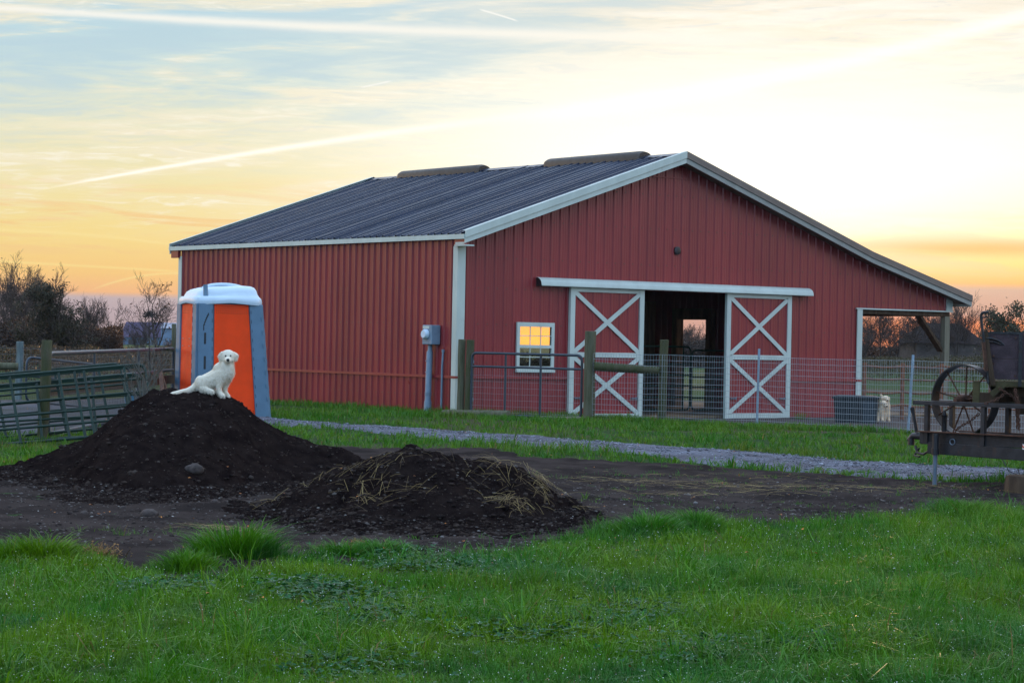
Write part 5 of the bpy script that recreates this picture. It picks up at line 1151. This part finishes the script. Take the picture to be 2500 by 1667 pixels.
def tscale(x, ytop, D, H): return ((hz(x)-ytop)/FPX*D+1.42)/H
def measure(k_): return max(v.co.z for nm, me in k_.m for v in me.vertices)
HT = {id(k_): measure(k_) for k_ in TK+[TE, TO_, TS, TS2]}
def tput(k_, x, ytop, D, rz, label, group=None): g = gpoint(x, D); return k_.put((g.x, g.y, -.05), tscale(x, ytop, D, HT[id(k_)]), rz, label, group)
tput(TK[0], 14, 606, 125, 0.3, 'tallest bare tree at the left edge behind the pale grey post')
tput(TK[2], 40, 640, 122, 2.0, 'slender bare tree just right of the tallest one at the left edge'); tput(TK[1], 108, 655, 118, 4.0, 'bare tree right behind the dark leafy tree')
tput(TK[1], 75, 632, 128, 1.3, 'bare tree just left of the dark leafy tree, spreading upward')
o = tput(TE, 145, 676, 88, .5, 'dark pointed leafy tree standing above the left hedge'); o.scale = (o.scale[0]*.95, o.scale[1]*.95, o.scale[2])
tput(TK[2], 222, 708, 126, 2.3, 'bare twiggy tree right after the dark leafy tree')
tput(TK[1], 262, 722, 130, 3.9, 'low bare tree closest to the left of the purple roofed house')
tput(TK[0], 388, 655, 90, 4.1, 'bare tree rising over the house, just left of the barn corner')
tput(TK[2], 345, 765, 118, 1.1, 'small bare tree in front of the house')
tput(TK[1], -120, 640, 130, .3, 'bare tree outside the left edge'); tput(TK[2], -260, 650, 130, .9, 'bare tree farther outside the left edge')
tput(TK[2], 2345, 698, 150, 1.7, 'tall bare multi-stemmed tree behind the far dark barn')
tput(TK[0], 2395, 745, 165, .2, 'bare tree behind the brake lever of the wagon')
tput(TO_, 2478, 722, 120, .9, 'olive leafy tree above the wagon box at the right edge')
tput(TK[3], 2430, 790, 140, 2.2, 'small bare tree left of the olive leafy tree'); tput(TK[2], 2590, 715, 130, 1.2, 'bare tree outside the right edge'); tput(TO_, 2680, 740, 120, 3, 'leafy tree outside the right edge')
for i in range(5): tput(TS2, 1240+i*26, 848+(i%2)*5, 64, i*1.1, 'low shrub behind the barn seen through its window', 'shrubs behind the barn')
TREEL = ['thin bare tree seen through the lean-to opening', 'bare tree of the wood behind the barn']
rr = random.Random(21)
for i, x in enumerate([2080,2108,2130,2150,2175,2196,2218,2240,2262,2285,2300,1655,1672,1690,1706,1722,1745,1780,1850,1920,1990,2040,520,600]):
    k_ = TK[i % 4]
    if x < 1760: tput(k_, x, rr.uniform(776,800), rr.uniform(150,170), rr.uniform(0,6), 'bare tree showing through the doorways right across the barn', 'trees seen through the barn doorway')
    elif 2070 < x < 2310: tput(k_, x, rr.uniform(735,770), rr.uniform(150,178), rr.uniform(0,6), 'thin bare tree seen through the open lean-to', 'trees seen through the lean-to')
    else: tput(k_, x, rr.uniform(720,760), rr.uniform(150,170), rr.uniform(0,6), 'bare tree hidden behind the barn', 'trees behind the barn')
# thickets: shrubs that close the view at the edge of the field
def thick(x, ytop, D, lab, grp):
    k_ = TS2 if rr.random() < .6 else TS; g = gpoint(x, D); s_ = tscale(x, ytop, D, HT[id(k_)]); o = k_.put((g.x, g.y, -.05), s_, rr.uniform(0,6), lab, grp); o['category'] = 'shrub'; o.scale = (s_*1.25, s_*1.25, s_); return o
for i in range(44):
    x = -330+i*19+rr.uniform(-8,8)
    yt = 772 if x < 300 else 800
    if x > 262 and x < 450: yt = 846
    thick(x, yt+rr.uniform(-6,18), rr.uniform(96,116), 'brown and orange autumn shrub in the hedge at the left of the barn', 'shrubs in the left hedge')
for i in range(26):
    x = 2070+i*21+rr.uniform(-8,8); thick(x, rr.uniform(828,850), rr.uniform(162,180), 'brown autumn shrub at the far edge of the right hand field', 'shrubs beyond the right field')
for i in range(6): thick(1640+i*22, rr.uniform(815,830), rr.uniform(140,160), 'autumn shrub seen through the barn doorways', 'shrubs seen through the barn doorway')
# hedge body as one mass of twigs and leaves
def mass(name, x0, x1, D0, D1_, ytop, n, seed, m, label, size):
    r = np.random.default_rng(seed); xs = r.uniform(x0, x1, n); Ds = r.uniform(D0, D1_, n)
    top = ((833.5+.02*(xs-1250)-ytop)/FPX*Ds+1.42)*(.62+.5*fbm(xs*.018, Ds*.05, 3, seed)); z = top*r.uniform(0, 1, n)**.8
    lat = (xs-1250)/FPX*Ds; X_ = CP.x+Fv.x*Ds+Rv.x*lat; Y_ = CP.y+Fv.y*Ds+Rv.y*lat
    C = np.stack([X_, Y_, z], 1); a = r.normal(size=(n,3)); a /= np.linalg.norm(a, axis=1)[:,None]; b = np.cross(a, r.normal(size=(n,3))); b /= np.linalg.norm(b, axis=1)[:,None]
    s_ = (size*r.uniform(.4, 1.3, n))[:,None]; V = np.stack([C-a*s_, C+b*s_*.5, C+a*s_, C-b*s_*.5], 1).reshape(-1,3)
    o = npmesh(name, V, np.arange(4*n).reshape(-1,4), m); return tag(o, label, 'hedge', kind='stuff')
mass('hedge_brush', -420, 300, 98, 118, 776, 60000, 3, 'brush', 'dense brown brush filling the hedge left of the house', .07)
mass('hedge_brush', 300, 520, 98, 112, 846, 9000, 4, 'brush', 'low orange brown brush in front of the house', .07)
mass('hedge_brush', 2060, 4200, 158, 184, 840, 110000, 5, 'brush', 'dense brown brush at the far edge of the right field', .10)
mass('hedge_brush', 1640, 1760, 145, 160, 826, 4000, 6, 'brush', 'dense brush seen through the barn doorways', .15)
mass('field_weeds', 2040, 2700, 95, 140, 864, 26000, 7, leafmat('dry_field_weeds', (.085,.065,.035), (.055,.065,.025), None, .2), 'dry weeds and tall grass in the field behind the lean-to', .045)
mass('field_weeds', -300, 520, 62, 90, 838, 26000, 8, leafmat('dry_hedge_weeds', (.10,.055,.028), (.06,.06,.025), None, .2), 'dry weeds below the left hedge', .045)
# the far dark barn and the pale house
def prism_house(name, x0, x1, D, depth, zbase, zeave, zridge, inset, wall, roofm, label, cat='building', win=()):
    a, b = gpoint(x0, D), gpoint(x1, D); root = empty(name, (a+b)/2, label, cat, rz=ang); w_ = (b-a).length/2
    f = MB(); f.box((-w_,0,zbase), (w_,depth,zeave)); f.build('wall', wall, root)
    f = MB(); o_ = .25; f.add([(-w_-o_,-o_,zeave-.05),(w_+o_,-o_,zeave-.05),(w_+o_,depth+o_,zeave-.05),(-w_-o_,depth+o_,zeave-.05),(-w_+inset,depth/2,zridge),(w_-inset,depth/2,zridge)], [(0,1,5,4),(1,2,5),(2,3,4,5),(3,0,4),(3,2,1,0)])
    f.build('roof', roofm, root)
    for (xa, xb, za, zb, mt) in win:
        f = MB(); f.box((xa,-.06,za), (xb,.05,zb)); f.build('window', mt, root)
    return root
MT['farbarn'] = mat('weathered_barn_boards', (.075,.060,.055), .9, 0, .2, 2); MT['farroof'] = mat('old_barn_roof', (.030,.023,.023), .9, 0, .2, 2, .05)
MT['purple'] = mat('purple_shingles', (.050,.036,.085), .8, 0, .1, 2); MT['hwall'] = mat('pale_blue_siding', (.12,.21,.32), .7, 0, .08, 2); MT['hwin'] = mat('house_window', (.03,.04,.05), .2)
prism_house('far_barn', 2238, 2402, 150, 7, -.3, 1.9, 3.22, 1.0, 'farbarn', 'farroof', 'dark weathered barn far behind the field, partly hidden by the lean-to post')
prism_house('house', 297, 402, 300, 6, -1, 1.05, 3.0, .05, 'hwall', 'purple', 'pale blue house with purple roof beyond the left hedge', 'house', [(-1.9,-1.0,-.2,.7,'hwin'),(-.4,.4,-.2,.7,'hwin'),(1.1,1.9,-.2,.7,'hwin')])
prism_house('house_wing', 283, 297, 299, 3, -1, .75, 1.7, .02, 'hwall', 'purple', 'low wing with a darker roof at the left end of the pale blue house')
prism_house('shed', 393, 432, 298, 3, -1, 2.3, 2.95, .0, 'hwall', mat('pale_metal_roof', (.26,.27,.33), .4), 'pale metal roofed shed between the house and the portable toilet')

# ------------------------------------------------------------------ sapling in front of the gates
Ta, Ca, La = tree_mesh(seed=33, H=1.75, r0=.028, spread=(25,48), levels=3, kids=(9,5,4), twig=0, upb=.5, tw_r=.0035, leafn=60, leafs=.025, wob=.07)
g = gpoint(368, 29.5); sap = empty('sapling', (g.x, g.y, 0), 'bare young tree with thin upright branches, between the green gates and the toilet', 'tree')
npmesh('trunk', Ta[0], Ta[1], 'bark2', sap); npmesh('branches', Ca[0], Ca[1], 'bark2', sap); npmesh('leaves', La[0], La[1], 'evergreen', sap)
r = random.Random(5); V = []; F = []; tp_ = dep(364, 752, 29.5)-g
f = MB(); f.tube([Vector((0,0,.8)), Vector((tp_.x*.5, tp_.y*.5, 1.2)), Vector((tp_.x, tp_.y, tp_.z-.1))], [.016,.011,.006], 6)
for i in range(26):
    d = Vector((r.gauss(0,.6), r.gauss(0,.6), r.uniform(-.2,1.0))).normalized(); a = Vector((tp_.x, tp_.y, tp_.z-.10)); f.tube([a, a+d*.05, a+d*r.uniform(.07,.14)], [.005,.009,.003], 4)
f.build('seed_head', 'bark', sap)
S_ = []
for i in range(60):
    a = g+Vector((r.gauss(0,.05), r.gauss(0,.05), .02)); th = r.uniform(0,6.28); l_ = r.uniform(.25,.6); b = a+Vector((math.cos(th)*l_*.6, math.sin(th)*l_*.6, l_*.8)); S_.append((a, b, (a+b)/2+Vector((0,0,.05))))
strands('sapling_shoots', S_, 'bark2', 'thin bare shoots around the foot of the sapling', 'shoots', .0025)

# ------------------------------------------------------------------ grass: blades as one uncountable mass per zone
def blades(name, n, xr, dr, hmin, hmax, wid, m, seed, label, mask=None, dirt=False, lean=.5, hmod=None, clump=0, cr=.022, log=True):
    r = np.random.default_rng(seed); xs = r.uniform(*xr, n)
    D = (dr[0]*(dr[1]/dr[0])**r.uniform(0, 1, n)) if log else np.sqrt(r.uniform(dr[0]**2, dr[1]**2, n))
    lat = (xs-1250)/FPX*D; X_ = CP.x+Fv.x*D+Rv.x*lat; Y_ = CP.y+Fv.y*D+Rv.y*lat
    if clump:
        k_ = r.integers(0, max(1, n//clump), n); xs = xs[k_]; D = D[k_]; cx, cy = X_[k_], Y_[k_]; rad_ = r.normal(0, 1, n)*cr*(.6+D/20); th0 = r.uniform(0, 2*np.pi, n)
        X_ = cx+np.cos(th0)*rad_; Y_ = cy+np.sin(th0)*rad_; ch = hash2(np.floor(cx*997), np.floor(cy*991), 3); out_ = np.where(rad_ < 0, th0+np.pi, th0)
    wx, wy = warp(X_, Y_, .22)
    ok = (inpoly(wx, wy, P_DIRT) if dirt else ~inpoly(wx, wy, P_DIRT)) & (~inpoly(wx, wy, P_GRAV) if not dirt else True) & ~inpoly(wx, wy, P_GRAVL) & ~inpoly(X_, Y_, P_MUD) & ~inpoly(X_, Y_, P_BARN)
    if mask is not None: ok &= mask(X_, Y_, D, xs)
    cl_ = fbm(X_*2.2, Y_*2.2, 3, 91); ok &= r.uniform(0, 1, n) < np.clip(.45+1.3*cl_, .1, 1)
    X_, Y_, D, cl_, xs = X_[ok], Y_[ok], D[ok], cl_[ok], xs[ok]; n = len(X_)
    if clump: ch = ch[ok]; out_ = out_[ok]; rad_ = rad_[ok]
    big = fbm(X_*.9, Y_*.9, 3, 17)
    h = r.uniform(hmin, hmax, n)*(.45+1.15*np.clip(cl_*1.2, 0, 1.2))*(.6+.9*big)
    if hmod is not None: h = h*hmod(X_, Y_, D, xs)
    th = r.uniform(0, 2*np.pi, n); ld = th+r.normal(0, .6, n)
    if clump: h = h*(.45+1.25*ch)*np.exp(-(rad_/(cr*3))**2); ld = out_+r.normal(0, .7, n)
    h = np.maximum(h, .008); ln = h*lean*r.uniform(.1, 1.5, n)
    dirx, diry = np.cos(ld), np.sin(ld); sx_, sy_ = -np.sin(th)*wid/2, np.cos(th)*wid/2; w_ = r.uniform(.6, 1.3, n); Z0 = ground_h(X_, Y_)-.004
    def lv(f_, ws, dz): return (np.stack([X_+dirx*ln*f_**1.8-sx_*w_*ws, Y_+diry*ln*f_**1.8-sy_*w_*ws, Z0+h*dz], 1), np.stack([X_+dirx*ln*f_**1.8+sx_*w_*ws, Y_+diry*ln*f_**1.8+sy_*w_*ws, Z0+h*dz], 1))
    a0, a1 = lv(0, .9, 0); b0, b1 = lv(.55, .85, .58); c0, c1 = lv(1, .06, np.clip(1-.35*(ln/h), .4, 1))
    V = np.stack([a0, a1, b0, b1, c0, c1], 1).reshape(-1, 3); base = (np.arange(n)*6)[:, None]
    F = np.concatenate([base+np.array([[0,1,3,2]]), base+np.array([[2,3,5,4]])], 0)
    o = npmesh(name, V, F, m); print(name, n); return tag(o, label, 'grass', kind='stuff')
def tufts(X_, Y_, D, xs):
    k_ = np.ones(len(xs))
    for (tx, td, wx_, wd_, g_) in ((560,16.9,150,1.1,1.9),(60,16.8,130,1.0,1.3),(1600,18.6,120,1.3,1.3),(2350,18.3,260,1.3,1.25),(900,16.7,150,.8,.8),(2250,13.0,330,1.4,1.2),(1150,16.9,110,.7,1.0)):
        k_ = k_+(g_-.0)*np.exp(-((xs-tx)/wx_)**2-((D-td)/wd_)**2)*.85
    return k_
blades('foreground_grass', 700000, (-620, 3500), (8.6, 21.5), .024, .074, .0042, 'grass', 1, 'wet green grass in the foreground', hmod=tufts, lean=.9, clump=13, cr=.026)
def broad(X_, Y_, D, xs): return fbm(X_*.7, Y_*.7, 3, 63) > .50
blades('long_grass', 46000, (-420, 2920), (8.8, 20.5), .07, .13, .0065, 'grass', 2, 'long arching grass blades in the foreground', mask=broad, hmod=lambda a, b, c, d: .75+.25*tufts(a, b, c, d), lean=1.3, clump=9, cr=.03)
blades('bank_grass', 210000, (-500, 3600), (20.5, 46), .05, .10, .011, 'grass2', 3, 'green grass between the driveway and the barn', lean=.8, clump=8, cr=.03)
def barnfoot(X_, Y_, D, xs): return (Y_ < 0) & (Y_ > -1.6) | ((X_ < 0) & (X_ > -1.2))
blades('barn_edge_grass', 60000, (560, 2150), (38, 52), .06, .13, .012, 'grass2', 4, 'taller grass and weeds growing along the foot of the barn', mask=barnfoot, lean=.7)
def fence_line(X_, Y_, D, xs): return (xs > 1420) & (D < 42.6-(xs-1450)*.0045) & (D > 41.6-(xs-1450)*.0046)
blades('fence_grass', 60000, (1420, 2500), (35, 43), .06, .12, .010, 'grass2', 6, 'grass grown up along the wire fence', mask=fence_line, lean=.7)
def sprig(X_, Y_, D, xs): return (fbm(X_*1.1, Y_*1.1, 3, 71) > .53) & (~((D > 17.6) & (xs < 1420)) | (D > 23.5)) 
blades('stray_grass', 60000, (-300, 2800), (14.5, 27), .015, .05, .004, 'grass', 7, 'stray sprigs of grass growing through the trodden dirt', mask=sprig, dirt=True, lean=1.0, clump=14, cr=.03)
# sparse grass and seedlings on the dirt edges
def onlydirt(X_, Y_, D, xs): return np.ones(len(X_), bool)
# clover: flat three-part leaves in patches
def clover(name, spots, n, m, label, seed):
    r = np.random.default_rng(seed); V = []; F = []
    for (px_, py_, wx_, wd_) in spots:
        p0 = gz(px_, py_); D0 = (p0-CP).dot(Fv)
        for i in range(n):
            x = px_+r.normal(0, wx_); D = D0+r.normal(0, wd_); g = gpoint(x, D); z = float(ground_h(g.x, g.y))+r.uniform(.025, .07); s_ = r.uniform(.008, .017); a0 = r.uniform(0, 6.28); tl_ = Vector((r.normal(0,.25), r.normal(0,.25), 1)).normalized()
            for k_ in range(3):
                a = a0+k_*2.094; d = Vector((math.cos(a), math.sin(a), 0)); d = (d-tl_*d.dot(tl_)).normalized(); w_ = tl_.cross(d); c = Vector((g.x, g.y, z)); n0 = len(V)
                V += [c, c+d*s_*.7-w_*s_*.62, c+d*s_*1.35-w_*s_*.3+tl_*s_*.1, c+d*s_*1.35+w_*s_*.3+tl_*s_*.1, c+d*s_*.7+w_*s_*.62]; F += [(n0,n0+1,n0+2),(n0,n0+2,n0+3),(n0,n0+3,n0+4)]
    o = npmesh(name, np.array([tuple(v) for v in V]), np.array(F), m); return tag(o, label, 'clover', kind='stuff')
clover('clover_patch', [(1450,1515,110,.35),(1330,1560,120,.3),(1620,1500,90,.25),(1700,1610,90,.3),(1050,1400,90,.25),(950,1520,90,.3),(780,1455,60,.2),(860,1480,100,.3),(1180,1395,70,.25),(830,1640,120,.3),(2040,1590,100,.2),(400,1450,60,.2),(950,1365,60,.2)], 420, 'clover', 'low clover leaves spreading in flat patches through the lawn', 3)
# grass tufts that stand out at the edge of the lawn
def tuft(px_, py_, w_, h_, n, label, seed, wd=.006):
    r = np.random.default_rng(seed); g = gz(px_, py_); x0 = r.normal(0, w_/2.6, n); y0 = r.normal(0, w_/4, n); th = np.arctan2(y0, x0)+r.normal(0, .8, n); hh_ = h_*r.uniform(.25, 1.25, n)*np.exp(-(x0/w_)**2*1.3)*(.6+.9*vnoise(x0*14+seed, y0*14, 4)); ln = hh_*r.uniform(.1, 1.5, n)
    gx_, gy_ = g.x+Rv.x*x0+Fv.x*y0, g.y+Rv.y*x0+Fv.y*y0; z0 = ground_h(gx_, gy_)-.01; dX = Rv.x*np.cos(th)+Fv.x*np.sin(th); dY = Rv.y*np.cos(th)+Fv.y*np.sin(th); t2 = r.uniform(0, 6.28, n); sx_, sy_ = np.cos(t2)*wd/2, np.sin(t2)*wd/2
    L_ = []
    for f_, ws, hz_ in ((0,1,0),(.4,.95,.45),(.75,.7,.8),(1,.08,.92)):
        for sg in (-1, 1): L_.append(np.stack([gx_-g.x+dX*ln*f_**2+sx_*ws*sg, gy_-g.y+dY*ln*f_**2+sy_*ws*sg, z0+hh_*hz_], 1))
    V = np.stack(L_, 1).reshape(-1, 3); b_ = (np.arange(n)*8)[:, None]; F = np.concatenate([b_+np.array([[0,1,3,2]]), b_+np.array([[2,3,5,4]]), b_+np.array([[4,5,7,6]])], 0)
    o = npmesh('grass_tuft', V, F, 'grass'); o.location = (g.x, g.y, 0); tag(o, label, 'grass tuft')
tuft(575, 1375, .42, .19, 2600, 'big bushy grass tuft at the edge of the dirt in front of the two piles', 1)
tuft(455, 1400, .30, .11, 1300, 'lower grass tuft just left of the biggest one', 2)
tuft(110, 1372, .40, .13, 2200, 'broad grass tuft at the left end of the dirt yard', 3)
tuft(25, 1375, .30, .12, 1300, 'grass tuft at the left edge of the picture', 9)
tuft(845, 1372,   .30, .10, 1400, 'grass tuft in front of the lower pile', 4)
tuft(930, 1368, .26, .11, 1300, 'narrow grass tuft with a tall blade before the lower pile', 5)
tuft(1350, 1262, .14, .035, 600, 'tiny green tuft at the right foot of the lower pile', 6)
tuft(1580, 1305, .40, .14, 1800, 'tall ragged tuft where the lawn meets the straw', 7)
tuft(1700, 1295, .35, .12, 1400, 'ragged tuft right beside the tall one at the straw', 8)
tuft(2350, 1262, .50, .13, 2200, 'long grass tuft below the trailer jack', 10)
tuft(2100, 1158, .35, .06, 700, 'small green tuft growing on the near edge of the gravel drive', 11)
tuft(2010, 1150, .35, .05, 500, 'thin green tuft on the gravel edge, left of the other', 12)
# dew
r = np.random.default_rng(44); n = 6500; xs = r.uniform(-200, 2700, n); D = 8.9*(20.5/8.9)**r.uniform(0, 1, n)
lat = (xs-1250)/FPX*D; X_ = CP.x+Fv.x*D+Rv.x*lat; Y_ = CP.y+Fv.y*D+Rv.y*lat; ok = ~inpoly(X_, Y_, P_DIRT); X_, Y_, D, xs = X_[ok], Y_[ok], D[ok], xs[ok]
Z_ = ground_h(X_, Y_)+r.uniform(.035, .085, len(X_))*(.6+.9*fbm(X_*.9, Y_*.9, 3, 17))
scatter('dew', np.stack([X_, Y_, Z_], 1), r.uniform(.0008, .0022, len(X_))*(.6+D/20), 'dew', 3, 1, 'dew drops sparkling on the grass', 'dew', sub=1)
# fallen leaves and the rusty weeds
r = random.Random(8); V = []; F = []
spots = [(1135,1500+35,30),(1460,1345,18),(1905,1270,16),(370,1350,14),(465,1560,20),(1130,1342,12)]
for i in range(300):
    if i < len(spots): x, y, s_ = spots[i]; p = gz(x, y); D = (p-CP).dot(Fv); sz_ = s_/FPX*D*.5
    else: x, D = r.uniform(-200, 2700), r.uniform(9.2, 42); p = gpoint(x, D); sz_ = r.uniform(.009, .022)
    if inpoly(np.array([p.x]), np.array([p.y]), P_BARN)[0]: continue
    z = hsurf(x, D)+r.uniform(.03, .07); c = Vector((p.x, p.y, z)); u_ = Vector((r.gauss(0,1), r.gauss(0,1), r.gauss(0,.35))).normalized(); w_ = u_.cross(Vector((r.gauss(0,.3), r.gauss(0,.3), 1))).normalized(); n0 = len(V)
    for k_ in range(7): a = k_*6.2832/7; q = 1 if k_ % 2 else .55; V.append(c+(u_*math.cos(a)+w_*math.sin(a)*.7)*sz_*q+u_.cross(w_)*sz_*.25*math.sin(a*2))
    F.append(tuple(n0+k_ for k_ in range(7)))
me = bpy.data.meshes.new('fallen_leaves'); me.from_pydata([tuple(v) for v in V], [], F); o = link('fallen_leaves', me, 'leafdry'); tag(o, 'orange and brown fallen leaves scattered over grass and dirt', 'leaves', kind='stuff')
def weed(px_, py_, w_, h_, n, m, label, name='dead_weed', seed=0):
    r = random.Random(seed); p, D = on_surf(px_, py_); root = empty(name, p, label, 'weed'); f = MB(); lv = []; lf = []
    for i in range(n):
        th = r.uniform(0, 6.28); a = Vector((r.gauss(0,w_*.2), r.gauss(0,w_*.2), -.02)); b = a+Vector((math.cos(th)*w_*.5*r.random(), math.sin(th)*w_*.5*r.random(), h_*r.uniform(.5,1))); f.tube([a, (a+b)/2+Vector((0,0,.02)), b], [.004,.003,.0015], 3, False)
        for j in range(9):
            c = a.lerp(b, r.uniform(.3,1))+Vector((r.gauss(0,.014), r.gauss(0,.014), r.gauss(0,.012))); u_ = Vector((r.gauss(0,1), r.gauss(0,1), r.gauss(0,1))).normalized(); v_ = u_.orthogonal().normalized(); s_ = r.uniform(.005,.013); n0 = len(lv)
            lv += [c-u_*s_, c+v_*s_*.5, c+u_*s_, c-v_*s_*.5]; lf.append((n0,n0+1,n0+2,n0+3))
    f.build('stems', m, root); npmesh('leaves', np.array([tuple(v) for v in lv]), np.array(lf), m, root); return root
weed(250, 1368, .26, .13, 60, 'weed', 'rusty brown dead weed clump at the edge of the left lawn', seed=1)
weed(870, 1335, .12, .08, 26, 'weed', 'small rusty weed at the front foot of the lower pile', seed=2)
weed(1410, 1012, .35, .35, 40, 'bark', 'dark dry weed growing against the left sliding door', seed=3)
weed(1955, 1026, .30, .2, 40, 'grass2', 'green weed tuft at the right foot of the right sliding door', seed=4)

# the evening air: far trees fade a little
f = MB().box((-780,-780,-1.0), (760,760,18.0)); m = bpy.data.materials.new('haze_air'); m.use_nodes = True; k = NT(m.node_tree); k.n.clear()
pvn = k.new('ShaderNodeVolumePrincipled'); pvn.inputs['Color'].default_value = (.85,.85,.88,1); pvn.inputs['Density'].default_value = .00013; pvn.inputs['Anisotropy'].default_value = .2
oo = k.new('ShaderNodeOutputMaterial'); k.l.new(pvn.outputs[0], oo.inputs['Volume']); o = f.build('haze', m); tag(o, kind='stuff')
